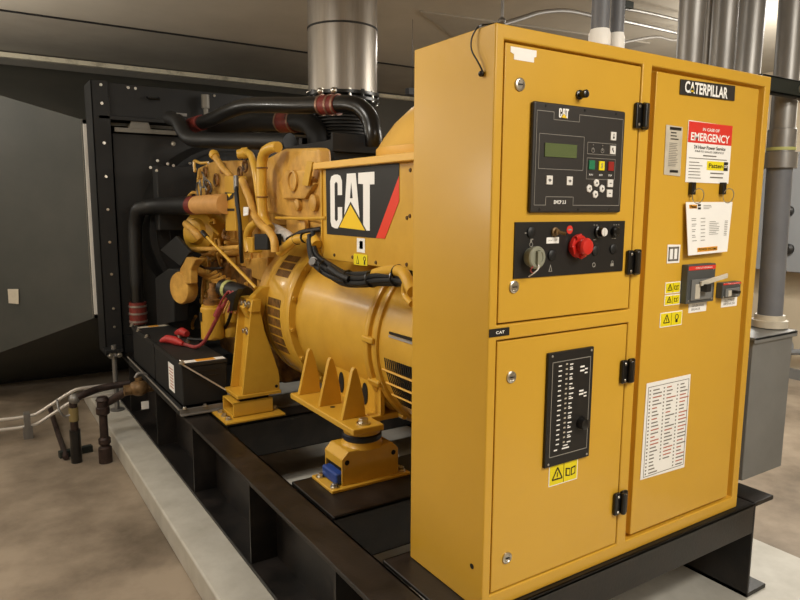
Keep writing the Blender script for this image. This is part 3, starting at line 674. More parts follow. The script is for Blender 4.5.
sh.prism([(HX1,HY0+.008,HZ-.02),(HX1-.03,HY0+.008,HZ+.01),(HX1-.03,HY0+.008,HZ),(HX1-.008,HY0+.008,HZ-.02)],(0,HY1-HY0-.016,0))
put('housing', sh, 'yel2', im, bevel=.003)
put('rubber_pad', MB().box((HX0-.022,HY0+.012,.016),(HX1-.02,HY1-.012,.066)), 'blue', im, bevel=.01)
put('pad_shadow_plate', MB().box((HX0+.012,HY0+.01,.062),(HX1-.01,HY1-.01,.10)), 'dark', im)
put('mount_collar', MB().lathe((.19,1.02,HZ+.005), Z, [(0,.095),(.006,.088),(.018,.082),(.024,.080)],36), 'yel2', im)
put('rubber_ring', MB().lathe((.19,1.02,HZ+.028), Z, [(0,.078),(.006,.084),(.024,.084),(.030,.078)],36), 'blueblk', im)
put('mount_cap', MB().lathe((.19,1.02,HZ+.058), Z, [(0,.078),(.031,.08)],36), 'yel2', im)
for x, y in ((.026,.955),(.024,1.08),(.35,.96),(.35,1.085)): put('mount_bolt', MB().hexbolt((x,y,.014),Z,.013,.016), 'zinc', im)
for x, y in ((.078,HY0),(.30,HY0)): put('housing_hole', MB().lathe((x,y-.0005,HZ-.035),-Y,[(0,.011),(.0008,.011)],14), 'dark', im)

tm = thing('tube_mount', (.09,2.1,0), 'short yellow box-section support block below the yellow engine stand', 'mount')
put('base_plate', MB().box((-.088,1.965,0.0),(.245,2.26,.012)), 'yel2', tm, bevel=.003)
t = MB(); 
t.box((-.025,2.03,.012),(.2,2.042,.092)).box((-.025,2.2,.012),(.2,2.212,.092)).box((-.025,2.03,.012),(.2,2.212,.022)).box((-.025,2.03,.082),(.2,2.212,.092))
put('gap_shade_block', MB().box((.02,2.05,.092),(.18,2.2,.108)), 'dark', tm)  # dark filler standing in for the shade in the gap under the stand
put('box_section', t, 'yel2', tm, bevel=.004)
put('tube_interior', MB().box((.10,2.045,.024),(.11,2.198,.094)), 'dark', tm)
for x, y in ((-.055,2.02),(-.05,2.17),(.228,2.08),(-.055,2.09)): put('mount_bolt', MB().hexbolt((x,y,.012),Z,.013,.016), 'zinc', tm)
tag(put('shim_plate', MB().box((.10,2.262,0.0),(.52,2.318,.012)).box((.247,2.1,0),(.52,2.262,.012)), 'floorgrey'), 'bare grey steel shim plate on the skid beside the yellow box-section block', 'plate')

st = thing('engine_stand', (.12,2.1,.108), 'tall tapered yellow steel stand bolted to the flywheel housing', 'stand')
put('stand_base', MB().box((.0,2.03,.108),(.25,2.25,.128)), 'yel2', st, bevel=.004)
put('stand_cheek', MB().prism([(.030,2.04,.128),(.245,2.04,.128),(.245,2.04,.20),(.238,2.04,.24),(.165,2.04,.47),(.14,2.04,.60),(.095,2.04,.615)],(0,.016,0)), 'yel2', st, bevel=.003)
put('stand_cheek', MB().prism([(.030,2.225,.128),(.245,2.225,.128),(.245,2.225,.24),(.14,2.225,.60),(.095,2.225,.615)],(0,.016,0)), 'yel2', st, bevel=.003)
put('stand_web', MB().prism([(.075,2.05,.128),(.13,2.05,.60),(.142,2.05,.60),(.088,2.05,.128)],(0,.18,0)), 'yel2', st)
put('stand_head', MB().prism([(.085,2.03,.575),(.098,2.03,.64),(.15,2.03,.64),(.14,2.03,.575)],(0,.215,0)), 'yel2', st, bevel=.003)
put('stand_arm', MB().prism([(0.061,2.080,0.595),(0.171,2.080,0.696),(0.217,2.080,0.704),(0.166,2.080,0.509),(0.098,2.080,0.526)],(0,.06,0)), 'yel2', st, bevel=.004)
for y, z in ((2.07,.612),(2.13,.612),(2.19,.612),(2.10,.455),(2.16,.455)): put('stand_bolt', MB().hexbolt((.092 if z > .5 else .106,y,z),-X,.014,.022), 'zinc', st)
put('stand_hole', MB().lathe((.225,2.0395,.15),-Y,[(0,.009),(.0006,.009)],14), 'dark', st)

# ------------------------------------------------------------------ diesel engine
en = thing('diesel_engine', (.62,3.0,.1), 'big yellow diesel engine with pipes and filters between alternator and radiator', 'engine')
put('flywheel_housing', ylathe([(2.13,.30),(2.131,.415),(2.26,.415),(2.28,.38),(2.34,.38)],48), 'yeleng', en)
b = MB().box((.30,2.32,.30),(.94,3.62,1.02)); 
put('engine_block', b, 'yeleng', en, bevel=.015)
put('oil_pan', MB().prism([(.34,2.36,.32),(.90,2.36,.32),(.84,2.36,.06),(.40,2.36,.06)],(0,1.2,0)), 'yeldark', en, bevel=.02)
put('cylinder_head', MB().box((.34,2.34,1.02),(.90,3.64,1.22)), 'yeleng', en, bevel=.012)
put('valve_cover', MB().prism([(.38,2.36,1.22),(.86,2.36,1.22),(.84,2.36,1.36),(.78,2.36,1.42),(.46,2.36,1.42),(.40,2.36,1.36)],(0,1.25,0)), 'yeleng', en, bevel=.02)
for k in range(9): put('block_rib', MB().box((.285,2.42+.14*k,.42),(.31,2.45+.14*k,1.0)), 'yeleng', en, bevel=.006)
put('side_cover', MB().box((.262,2.5,.55),(.305,2.86,.76)).box((.262,2.95,.55),(.305,3.3,.76)), 'yeldark', en, bevel=.01)
# rear gear case and aftercooler body
gc = put('aftercooler', MB().prism([(0.240,2.214,1.386),(0.240,1.920,1.429),(0.240,1.512,1.407),(0.240,1.459,1.052),(0.240,1.885,1.076),(0.240,2.233,1.103)],(.07,0,0)), 'yeleng', en, bevel=.018)
put('hex_cover', MB().prism([(0.215,1.828,1.316),(0.215,1.626,1.308),(0.215,1.507,1.240),(0.215,1.619,1.172),(0.215,1.873,1.173),(0.215,1.935,1.250)],(.04,0,0)), 'yeleng', en, bevel=.008)
c = V((0.213,1.734,1.260)); put('round_cap', MB().lathe(c,-X,[(0,.052),(.01,.052),(.012,.043),(.004,.041)],28), 'yeleng', en)
put('flat_bracket', MB().prism([(0.205,1.536,1.345),(0.205,1.478,1.338),(0.205,1.529,1.231),(0.205,1.595,1.237)],(-.012,0,0)), 'yel2', en, bevel=.002)
put('lower_case', MB().prism([(0.250,1.931,1.153),(0.250,1.519,1.130),(0.250,1.502,0.981),(0.250,1.926,0.971)],(.03,0,0)), 'yeleng', en, bevel=.012)
for c, r in zip(((0.240,1.722,1.143),(0.240,1.540,1.153),(0.240,1.667,1.042)), (.03,.04,.045)): put('round_cap', MB().lathe(c,-X,[(0,r),(.02,r),(.026,r*.7)],22), 'yeleng', en)
put('rail_pipe', MB().tube([(0.200,1.935,1.076),(0.200,1.636,1.079),(0.200,1.357,1.087)],.008,8), 'yel2', en)
put('housing_shelf', MB().prism([(0.270,2.648,0.809),(0.270,2.249,0.849),(0.270,2.259,0.693),(0.270,2.567,0.711)],(.06,0,0)), 'yeleng', en, bevel=.01)
# vertical coolant pipes
put('coolant_pipe', MB().tube([(0.170,1.817,1.426),(0.160,1.870,1.427),(0.150,1.939,1.409),(0.150,1.984,1.361),(0.150,1.997,1.270),(0.150,1.998,1.142),(0.150,1.975,1.065),(0.150,1.895,1.021)],.027,16,5), 'yel2', en)
for c in ((0.150,1.986,1.331),(0.150,1.995,1.183)): put('pipe_band', MB().torus(c,Z,.027,.004,22,6), 'yeldark', en)
put('breather_pipe', MB().tube([(0.200,2.452,1.420),(0.180,2.313,1.433),(0.160,2.167,1.402),(0.150,2.086,1.324),(0.150,2.050,1.220),(0.160,2.052,1.142)],.019,14,5), 'yel2', en)
put('pipe_fitting', MB().lathe((0.170,2.318,1.425),(-1,.6,-.2),[(-.03,.03),(0,.032),(.01,.026),(.03,.026)],16), 'yel2', en)
put('vent_hose', MB().tube([(0.140,2.262,1.277),(0.130,2.175,1.221),(0.130,2.118,1.168),(0.120,2.037,1.095),(0.110,1.929,1.046),(0.100,1.784,1.015),(0.100,1.722,0.974),(0.100,1.712,0.916)],.02,12,5), 'yeleng', en)
put('vent_hose', MB().tube([(0.140,2.050,1.053),(0.130,2.129,1.019),(0.130,2.180,0.963),(0.130,2.155,0.888)],.022,12,5), 'yel2', en)
put('pipe_flange', MB().prism([(0.120,2.199,0.968),(0.120,2.076,0.973),(0.120,2.082,0.887),(0.120,2.206,0.880)],(.06,0,0)), 'yel2', en, bevel=.006)
put('fuel_hose', MB().tube([(0.120,2.302,1.278),(0.100,2.237,1.168),(0.100,2.201,1.033),(0.100,2.196,0.897),(0.120,2.242,0.827)],.011,10,4), 'rubber', en)
put('hose_fitting', MB().cyl((0.120,2.300,1.299),(0.110,2.274,1.222),.014,n=12), 'galv', en)
put('hose_sleeve', MB().cyl((0.108,2.268,1.211),(0.105,2.246,1.135),.013,n=12), 'blueblk', en)
put('foil_sleeve', MB().tube([(0.240,2.091,1.024),(0.230,1.971,1.001),(0.220,1.856,0.985),(0.220,1.781,0.969)],.04,16,4,radii=[.024,.034,.034,.026]), 'hose', en)
put('sleeve_outlet', MB().tube([(0.200,1.784,0.969),(0.200,1.698,0.992),(0.210,1.614,1.015),(0.240,1.480,1.033)],.014,10,4), 'rubber', en)
put('control_module', MB().prism([(0.100,1.991,0.993),(0.100,1.811,1.000),(0.100,1.816,0.920),(0.100,1.997,0.909)],(.08,0,0)), 'blackm', en, bevel=.006)
put('hose_tag', MB().prism([(0.090,2.102,1.131),(0.090,2.027,1.131),(0.090,2.038,1.090),(0.090,2.106,1.083)],(-.004,0,0)), 'paper', en)
# oil filler and the upright filter plate with decal
put('filler_tube', MB().tube([(0.120,2.678,1.435),(0.130,2.567,1.360),(0.150,2.489,1.306),(0.180,2.512,1.250)],.02,14,3), 'yeleng', en)
put('filler_cap', MB().lathe((0.120,2.669,1.432),V((0.120,2.678,1.435))-V((0.130,2.567,1.360)),[(-.015,.026),(.012,.030),(.016,.020),(.03,.022)],18), 'yel2', en)
fp = put('filter_casing', MB().prism([(0.120,2.497,1.306),(0.120,2.350,1.301),(0.120,2.326,0.996),(0.120,2.510,0.989)],(.08,0,0)), 'yel2', en, bevel=.004)
put('casing_decal', MB().prism([(0.118,2.491,1.214),(0.118,2.339,1.207),(0.118,2.355,1.179),(0.118,2.460,1.163),(0.118,2.491,1.169)],(-.001,0,0)).prism([(0.118,2.494,1.120),(0.118,2.338,1.121),(0.118,2.339,1.107),(0.118,2.496,1.105)],(-.001,0,0)), 'ink', fp, smooth=False)
put('casing_decal', MB().prism([(0.117,2.451,1.205),(0.117,2.365,1.204),(0.117,2.418,1.183)],(-.0005,0,0)), 'logoyel', fp, smooth=False)
# front of the block: castings seen through the pipes
put('front_cover', MB().prism([(0.220,3.386,1.392),(0.220,3.042,1.422),(0.220,2.510,1.401),(0.220,2.481,1.140),(0.220,3.494,1.137)],(.08,0,0)), 'yeleng', en, bevel=.015)
for c, r in zip(((0.205,2.798,1.367),(0.205,2.925,1.297),(0.205,3.153,1.355),(0.205,2.388,1.361),(0.205,2.474,1.330),(0.205,3.101,1.236)), (.03,.036,.03,.03,.028,.04)): put('wire_loop', MB().torus(c,X,r,.008,18,6), 'yeldark', en)
for c, r in zip(((0.160,3.075,1.300),(0.160,2.950,1.259),(0.160,3.151,1.236),(0.160,3.011,1.285)), (.05,.04,.05,.03)): put('wire_loop', MB().torus(c,(1,random.uniform(-.4,.4),random.uniform(-.4,.4)),r,.006,18,6), 'galv', en)
put('intake_tube', MB().tube([(0.080,2.998,1.135),(0.090,2.794,1.142),(0.110,2.455,1.146)],.058,22,3), 'tan', en)
put('intake_sleeve', MB().cyl((0.075,3.025,1.135),(0.083,2.941,1.138),.060,n=22), 'redsil', en)
# water pump and belt drive
put('water_pump', MB().lathe((0.140,3.140,0.960),(-.9,-.5,.1),[(-.14,.13),(-.05,.145),(0,.135),(.02,.09),(.05,.075),(.06,.05)],28), 'yel2', en)
put('pump_outlet', MB().tube([(0.050,3.091,1.015),(0.040,2.856,0.972),(0.060,2.823,0.936)],.024,16,4), 'yeleng', en)
put('pump_rail', MB().tube([(0.080,3.130,0.849),(0.100,2.657,0.876),(0.120,2.268,0.909)],.014,10,2), 'yeleng', en)
put('idler_arm', MB().prism([(-0.030,3.067,0.622),(-0.030,2.975,0.740),(-0.030,2.824,0.821),(-0.030,2.609,0.824),(-0.030,2.746,0.747),(-0.030,2.758,0.660)],(.05,0,0)), 'yeleng', en, bevel=.01)
put('pulley_cover', MB().lathe((-0.040,2.945,0.616),(-1,-.35,0),[(-.06,.10),(.0,.104),(.012,.097),(.014,.05)],32), 'yeleng', en)
put('charging_alternator', MB().prism([(-0.020,3.723,0.604),(-0.020,3.326,0.707),(-0.020,2.992,0.726),(-0.020,3.186,0.595),(-0.020,3.226,0.352),(-0.020,3.731,0.245)],(.1,0,0)), 'blackm', en, bevel=.008)
put('belt_guard', MB().prism([(0.000,3.617,0.816),(0.000,3.158,0.935),(0.000,2.840,0.850),(0.000,3.089,0.743)],(.02,0,0)), 'blackm', en, bevel=.003)
put('belt', MB().tube([(0.030,3.063,0.704),(0.040,2.949,0.778),(0.060,2.740,0.755),(0.090,2.503,0.774)],.008,8,4), 'rubber', en)
for k in range(4): put('oil_line', MB().tube([V(p)+V((.01*k,-.05*k,-.01*k)) for p in ((0.080,3.118,0.763),(0.070,2.995,0.721),(0.090,2.848,0.694),(0.120,2.716,0.730))],.011,8,4), 'yeleng', en)
# dipstick tube
put('dipstick_tube', MB().cyl((0.040,2.658,0.964),(0.080,1.929,0.718),.009,n=12), 'yel2', en)
put('dipstick_handle', MB().cyl((0.038,2.690,0.978),(0.042,2.616,0.951),.014,n=12), 'black', en)
# fuel filters
def filt(a, b_, r, name='fuel_filter'):
    a = V(a); h = b_[2]-a.z
    o = put(name, MB().lathe(a, Z, [(0,r*.8),(.008,r),(h-.02,r),(h-.012,r*.9),(h,r*.9)], 26), 'yel2', en)
    put('filter_head', MB().lathe(a+Z*h, Z, [(0,r*.7),(.03,r*.75),(.04,r*.4)], 20), 'yeldark', o)
    return o, a, h
o, a, h = filt((0.050,2.595,0.337),(0.050,2.571,0.548),.068)
put('filter_decal', MB().box(a+V((-.070,-.02,h*.55)),a+V((-.066,.02,h*.8))), 'ink', o)
filt((0.160,2.591,0.339),(0.160,2.569,0.571),.05)
put('primer_pump', MB().lathe((0.060,2.599,0.586), Z, [(0,.03),(.05,.03),(.06,.02),(.09,.02)], 16), 'yeldark', en)
rng = random.Random(3)
def clutter(n, us, vs, xs, mats, nm, rr=(.006,.014)):
    for k in range(n):
        u, v, x = rng.uniform(*us), rng.uniform(*vs), rng.uniform(*xs)
        p = V(at0(u, v, x)); pts = [p]
        for j in range(3):
            p = p + V((rng.uniform(-.04,.04), rng.uniform(-.12,.12), rng.uniform(-.09,.09))); pts.append(p)
        put(nm, MB().tube(pts, rng.uniform(*rr), 8, 4), rng.choice(mats), en)
def at0(u, v, x):       # engine side position: fraction along the block and height
    return (x, 2.35+1.3*u, .3+1.1*v)
clutter(16, (.1,.95), (.05,.55), (.14,.26), ['yeldark','yeleng','yeleng','rubber'], 'fuel_line')
clutter(10, (.05,.9), (.55,.98), (.16,.24), ['yeleng','yeldark','yel2'], 'fuel_line')
for k in range(14):
    u, v = rng.uniform(.05,.95), rng.uniform(.08,.6)
    p = V(at0(u, v, .27)); s_ = rng.uniform(.02,.05)
    put('casting_boss', MB().lathe(p, -X, [(0,s_),(rng.uniform(.03,.08),s_*.9),(.09,s_*.5)], 8 if k % 2 else 18), rng.choice(['yeleng','yeldark','yeleng']), en, bevel=.004)
for k in range(26): put('casing_bolt', MB().hexbolt(V(at0(rng.uniform(.02,.98), rng.uniform(.05,.9), .26)), -X, .010, .02), 'yeleng', en)
# starter
sm = thing('starter_motor', (0.080,2.177,0.636), 'black starter motor with lime green band beside the yellow stand', 'motor')
A0 = V((0.040,2.171,0.678)); A1 = V((0.120,2.116,0.629)); dd = (A1-A0)
A0 = V((.075,2.47,.665)); A1 = V((.13,2.26,.645))
put('starter_body', MB().lathe(A0, A1-A0, [(0,.035),(.01,.05),(.20,.052),(.25,.045)], 24), 'rubber', sm)
put('starter_band', MB().lathe(A0+(A1-A0).normalized()*.06, A1-A0, [(0,.0535),(.03,.0535)], 24), 'lime', sm)
put('starter_bracket', MB().prism([(0.040,2.311,0.634),(0.040,2.090,0.698),(0.040,2.160,0.630),(0.040,2.198,0.564),(0.040,2.249,0.557),(0.040,2.227,0.610)],(.03,0,0)), 'black', sm, bevel=.003)
# ------------------------------------------------------------------ batteries
def battery(y0, y1, label):
    t = thing('battery', (-.1,(y0+y1)/2,.03), label, 'battery')
    put('battery_case', MB().box((-.225,y0,.045),(.025,y1,.262)), 'blackm', t, bevel=.006)
    put('battery_lid', MB().box((-.230,y0-.004,.262),(.03,y1+.004,.285)), 'core', t, bevel=.006)
    return t
b1 = battery(2.27,2.90,'black battery with white and yellow strip label, nearer one in the tray')
b2 = battery(2.93,3.56,'black battery at the far end of the tray by the radiator')
put('strip_label', MB().box((-.215,2.275,.285),(.02,2.33,.2865)), 'paper', b1, smooth=False); put('strip_field', MB().box((-.14,2.278,.2865),(-.035,2.327,.2875)), 'orange', b1, smooth=False)
put('strip_label', MB().box((-.2,3.48,.285),(.01,3.53,.2865)), 'paperdim', b2, smooth=False); put('strip_field', MB().box((-.13,3.482,.2865),(-.06,3.528,.2875)), 'orange', b2, smooth=False)
put('handle_recess', MB().box((-.17,2.2655,.2),(-.02,2.268,.206)).box((-.18,2.2655,.23),(-.01,2.268,.236)), 'rubber', b1, bevel=.002)
put('side_label', MB().box((-.2275,2.44,.08),(-.2255,2.56,.24)), 'paper', b1, smooth=False)
m = MB(); 
for k in range(7): m.box((-.2285,2.455,.10+.018*k),(-.2275,2.455+random.uniform(.05,.09),.105+.018*k))
put('printed_lines', m, 'inkred', b1, smooth=False)
for b_, ys in ((b1,(2.82,)),(b2,(3.02,))):
    for y_ in ys: put('terminal_post', MB().lathe((-.04,y_,.285),Z,[(0,.014),(.02,.012)],14), 'zinc', b_)
tr = thing('battery_tray', (-.1,2.9,0), 'black steel battery tray with thin hold-down rods on the skid rail', 'tray')
put('tray_frame', MB().box((-.25,2.23,.0),(.05,3.62,.012)).box((-.252,2.23,.012),(-.236,3.62,.05)).box((-.25,3.6,.012),(.05,3.615,.05)).box((.035,2.3,.012),(.05,3.6,.05)), 'blackm', tr, bevel=.002)
put('front_angle', MB().box((-.255,2.225,.012),(.05,2.233,.045)).box((-.255,2.2,.010),(.05,2.233,.018)), 'galv', tr, bevel=.002)
put('hold_down_rod', MB().cyl((-.228,2.262,.287),(.035,2.22,.09),.0045,n=8), 'brt', tr)
put('hold_down_bar', MB().box((-.232,2.26,.286),(-.222,3.57,.294)), 'blackm', tr)
for y in (2.262,3.1,3.35,3.57): put('rod_nut', MB().hexbolt((-.226,y,.288),Z,.012,.018), 'zinc', tr)
for x in (-.23,-.12): put('tray_bolt', MB().hexbolt((x,2.222,.045),Z,.01,.012), 'zinc', tr)
put('side_rod', MB().cyl((-.256,2.23,.04),(-.256,3.62,.06),.005,n=8), 'inkgrey', tr)
# cables and clamp boots
c1 = thing('battery_cable', (-.05,2.6,.3), 'thick red battery cable with red boot running from battery to the starter', 'cable')
put('cable', MB().tube([(-0.111,2.735,0.305),(-0.084,2.678,0.300),(-0.059,2.596,0.300),(-0.030,2.529,0.333),(0.000,2.484,0.404),(0.020,2.406,0.496),(0.040,2.371,0.558),(0.060,2.339,0.606),(0.080,2.309,0.637)],.011,10,5), 'redcab', c1)
put('terminal_boot', MB().tube([(-0.198,2.868,0.300),(-0.159,2.849,0.315),(-0.122,2.783,0.310),(-0.103,2.696,0.305)],.02,14,4,radii=[.008,.026,.026,.012]), 'boot', c1)
for k in range(3): put('cable_strand', MB().tube([V(p)+V((.01*k,-.03*k,0)) for p in ((0.030,2.434,0.527),(0.040,2.366,0.604),(0.060,2.299,0.662),(0.060,2.252,0.617),(0.050,2.298,0.544))],.006,8,4), ('redcab','redcab','tan')[k], c1)
put('cable_sleeve', MB().tube([(0.015,2.407,0.508),(0.035,2.372,0.569)],.018,12,0), 'redcab', c1)
tag(put('terminal_cover', MB().tube([(-0.037,3.093,0.300),(-0.026,3.006,0.320),(-0.010,2.947,0.315)],.03,14,3,radii=[.018,.03,.02]), 'boot'), 'red rubber terminal cap standing on the battery tops', 'cap')
tag(put('battery_cable', MB().tube([(-.04,2.82,.31),(.02,2.75,.31),(.08,2.68,.33),(.12,2.55,.42),(.13,2.45,.55)],.010,10,5), 'rubber'), 'thin black battery cable running from the nearer battery to the engine', 'cable')
m = MB(); 
fr = thing('expansion_coupling', (-.2,3.95,.28), 'short red sleeve with polished clamps in front of the radiator foot', 'coupling')
ca = V((-0.200,3.497,0.285)); ca = V((-.115,3.9,.325))
put('red_sleeve', MB().cyl(ca+V((0,0,-.075)),ca+V((0,0,.085)),.062,n=26), 'redsil', fr)
for dz in (-.065,-.005,.05): put('band_clamp', MB().lathe(ca+V((0,0,dz)),Z,[(0,.066),(.014,.066)],28), 'steel', fr)
put('lower_pipe', MB().tube([ca+V((0,0,-.075)),ca+V((0,0,-.15)),ca+V((.04,.05,-.22)),ca+V((.08,.12,-.24))],.052,20,4), 'black', fr)
# ------------------------------------------------------------------ radiator
rd = thing('radiator', (.63,4.1,0), 'tall matt black radiator with wide black frame at the far end of the skid', 'radiator')
put('radiator_core', MB().box((-.2,4.06,.1),(1.46,4.26,1.66)), 'core', rd, bevel=.004)
put('side_channel', MB().box((-.34,4.0,0),(-.225,4.012,2.02)).box((-.34,4.0,0),(-.328,4.3,2.02)).box((-.23,4.0,0),(-.218,4.08,1.9)), 'blackm', rd, bevel=.003)
put('side_channel', MB().box((1.46,4.0,0),(1.6,4.012,2.02)).box((1.588,4.0,0),(1.6,4.3,2.02)), 'black', rd, bevel=.003)
put('top_tank', MB().box((-.3,4.02,1.76),(1.58,4.28,2.015)).box((-.30,4.0,1.75),(1.58,4.02,1.78)), 'blackm', rd, bevel=.005)
put('bottom_tank', MB().box((-.2,4.03,0),(1.46,4.28,.14)), 'blackm', rd, bevel=.005)
put('shroud_rail', MB().box((-.19,4.02,1.668),(.62,4.05,1.70)), 'floorgrey', rd, bevel=.002)
put('core_bracket', MB().prism([(-.09,4.03,1.70),(.07,4.03,1.70),(.04,4.03,1.80),(-.05,4.03,1.80)],(0,.02,0)), 'floorgrey', rd, bevel=.003)
for z in (.22,.36,.62,.86,1.1,1.34,1.58,1.86,1.99): put('frame_bolt', MB().hexbolt((-.27,4.0,z),-Y,.007,.011), 'zinc', rd)
for x in (-.08,-.03,.56,1.0): put('frame_bolt', MB().hexbolt((x,4.02 if x>0 else 4.02,1.99),-Y,.007,.011), 'zinc', rd)
put('tank_handle', MB().tube([(.05,4.01,1.93),(.05,3.98,1.92),(.13,3.98,1.92),(.13,4.01,1.93)],.008,8,0), 'black', rd)
put('filler_neck', MB().cyl((.47,3.96,1.88),(.47,3.96,1.98),.03,n=16).cyl((.47,3.96,1.8),(.47,3.96,1.88),.018,n=12), 'floorgrey', rd)
put('overflow_box', MB().box((.47,3.9,1.74),(.55,4.02,1.80)), 'galv', rd, bevel=.004)
# fan shroud ring and guard
put('fan_shroud', MB().lathe((.63,3.86,.95),Y,[(0,.62),(.0,.64),(.2,.68),(.2,.66)],48), 'blackm', rd)
m = MB()
for r_ in (.2,.3,.4,.5,.6): m.torus((.63,3.84,.95),Y,r_,.004,48,5)
put('fan_guard', m, 'rubber', rd)
m = MB()
for k in range(8):
    t = k*math.pi/4; d = V((math.cos(t),0,math.sin(t))); s_ = V((-math.sin(t),.6,math.cos(t))).normalized()
    m.obox(V((.63,3.93,.95))+d*.34, d*.25, s_*.07, d.cross(s_)*.004)
put('fan_blades', m, 'blackm', rd)
put('belt_cover', MB().box((.02,3.7,.95),(.30,3.84,1.42)), 'blackm', rd, bevel=.01)
for x, z in ((.02,1.38),(.1,1.43),(.03,1.45),(.14,1.42),(.26,1.44),(.30,1.40),(-.02,1.40)): put('frame_bolt', MB().hexbolt((x,3.7,z),-Y,.007,.011), 'zinc', rd)
put('bolt_stud', MB().hexbolt((.22,3.99,1.66-.06),-Y,.012,.014), 'zinc', rd)
lv = thing('leveling_post', (-.30,3.9,-.4), 'galvanised threaded post standing on the pad edge in front of the radiator', 'post')
put('post_rod', MB().cyl((-.30,3.9,-.39),(-.30,3.9,.1),.018,n=14), 'galv', lv)
put('post_nut', MB().hexbolt((-.30,3.9,.02),Z,.034,.03).lathe((-.30,3.9,-.399),Z,[(0,.05),(.01,.05)],16), 'galv', lv)
put('post_bracket', MB().box((-.36,3.86,.05),(-.24,4.02,.07)), 'blackm', lv)
for x, z in ((-.33,.03),(-.27,.03)): put('frame_bolt', MB().hexbolt((x,3.86,z),-Y,.014,.016), 'zinc', rd)

# lower radiator hose (black elbow joining the tan intake tube)
tag(put('coolant_hose', MB().tube([(-.115,3.9,.54),(-.11,3.9,.9),(-.10,3.88,1.02),(-.08,3.82,1.105),(.0,3.72,1.125),(.05,3.5,1.13),(0.078,3.013,1.135)],.06,24,6,radii=[.048,.048,.05,.056,.058,.06,.06]), 'rubber'), 'thick black coolant hose bending from the radiator to the tan engine tube', 'hose')
tag(put('coolant_pipe', MB().cyl((-.115,3.9,.41),(-.115,3.9,.545),.046,n=22), 'black'), 'short black pipe stub between red sleeve and thick black hose', 'pipe')

# exhaust duct behind the radiator
du = thing('exhaust_duct', (.4,5.0,.2), 'grey flared sheet duct leading from the radiator to the back wall', 'duct')
put('duct_flange', MB().box((-.36,4.3,.25),(-.33,4.33,1.77)).box((-.36,4.3,1.74),(1.62,4.33,1.77)).box((1.59,4.3,.25),(1.62,4.33,1.77)).box((-.36,4.3,.25),(1.62,4.33,.28)), 'white', du, smooth=False)
put('duct_edge', MB().box((-.37,4.34,.25),(-.352,4.38,1.78)), 'floorgrey', du, smooth=False)
put('duct_skin', MB().face([(-.355,4.33,.25),(-.355,4.33,1.77),(-1.9,5.74,2.36),(-1.9,5.74,-.515)]).face([(1.6,4.33,.25),(1.6,4.33,1.77),(2.4,5.74,2.36),(2.4,5.74,-.515)])
    .face([(-.355,4.33,1.77),(1.6,4.33,1.77),(2.4,5.74,2.36),(-1.9,5.74,2.36)]).face([(-.355,4.33,.25),(1.6,4.33,.25),(2.4,5.74,-.515),(-1.9,5.74,-.515)]), 'duct', du, smooth=False)
a = V((-0.883,4.900,0.392))
fpn = V((-.877,4.806,.40)); tx = V((-1.545,1.41,0)).normalized(); nx = V((-1.41,-1.545,0)).normalized()
put('duct_sticker', MB().prism([V((-0.913,4.839,0.458)),V((-0.843,4.770,0.461)),V((-0.848,4.770,0.340)),V((-0.914,4.830,0.345))],nx*.004), 'paperdim', du, smooth=False)

# ------------------------------------------------------------------ exhaust
ex = thing('exhaust_stack', (.78,2.3,1.78), 'large brushed stainless exhaust stack rising to the ceiling above the engine', 'exhaust pipe')
SX, SY = .79, 2.3
put('stack_pipe', MB().lathe((SX,SY,1.795), Z, [(0,.200),(.0,.204),(.665,.204)], 56), 'steel', ex)
put('stack_seam', MB().lathe((SX,SY,2.155), Z, [(0,.2035),(.001,.207),(.011,.207),(.012,.2035)], 56), 'core', ex)
put('stack_flange', MB().lathe((SX,SY,1.775), Z, [(0,.17),(0,.218),(.018,.218),(.018,.17)], 48), 'black', ex)
put('stack_flange', MB().lathe((SX,SY,1.745), Z, [(0,.16),(0,.218),(.016,.218),(.016,.16)], 48), 'black', ex)
for k in range(16):
    t = 2*math.pi*k/16+.1
    put('flange_bolt', MB().cyl((SX+.207*math.cos(t),SY+.207*math.sin(t),1.738),(SX+.207*math.cos(t),SY+.207*math.sin(t),1.802),.007,n=8).hexbolt((SX+.207*math.cos(t),SY+.207*math.sin(t),1.793),Z,.011,.012,False), 'zinc' if k % 2 else 'black', ex)
prof = []
for k in range(15): prof += [(.019*k,.150),(.019*k+.005,.168),(.019*k+.011,.168),(.019*k+.016,.150)]
put('bellows', MB().lathe((SX,SY,1.475), Z, prof, 48), 'core', ex)
put('bellows_base', MB().lathe((SX,SY,1.38), Z, [(0,.16),(.02,.22),(.07,.22),(.095,.18)], 40), 'blackm', ex)
hs = thing('heat_shield', (.7,2.2,1.3), 'black steel box cover below the exhaust bellows behind the terminal box', 'cover')
put('shield_box', MB().box((.38,1.62,1.2),(1.0,2.32,1.462)), 'blackm', hs, bevel=.004)
put('shield_post', MB().box((.36,1.6,1.40),(.66,1.618,1.49)), 'blackm', hs, bevel=.003)
for x in (.5,.8): put('shield_bolt', MB().hexbolt((x,1.64,1.462),Z,.014,.02), 'zinc', hs)

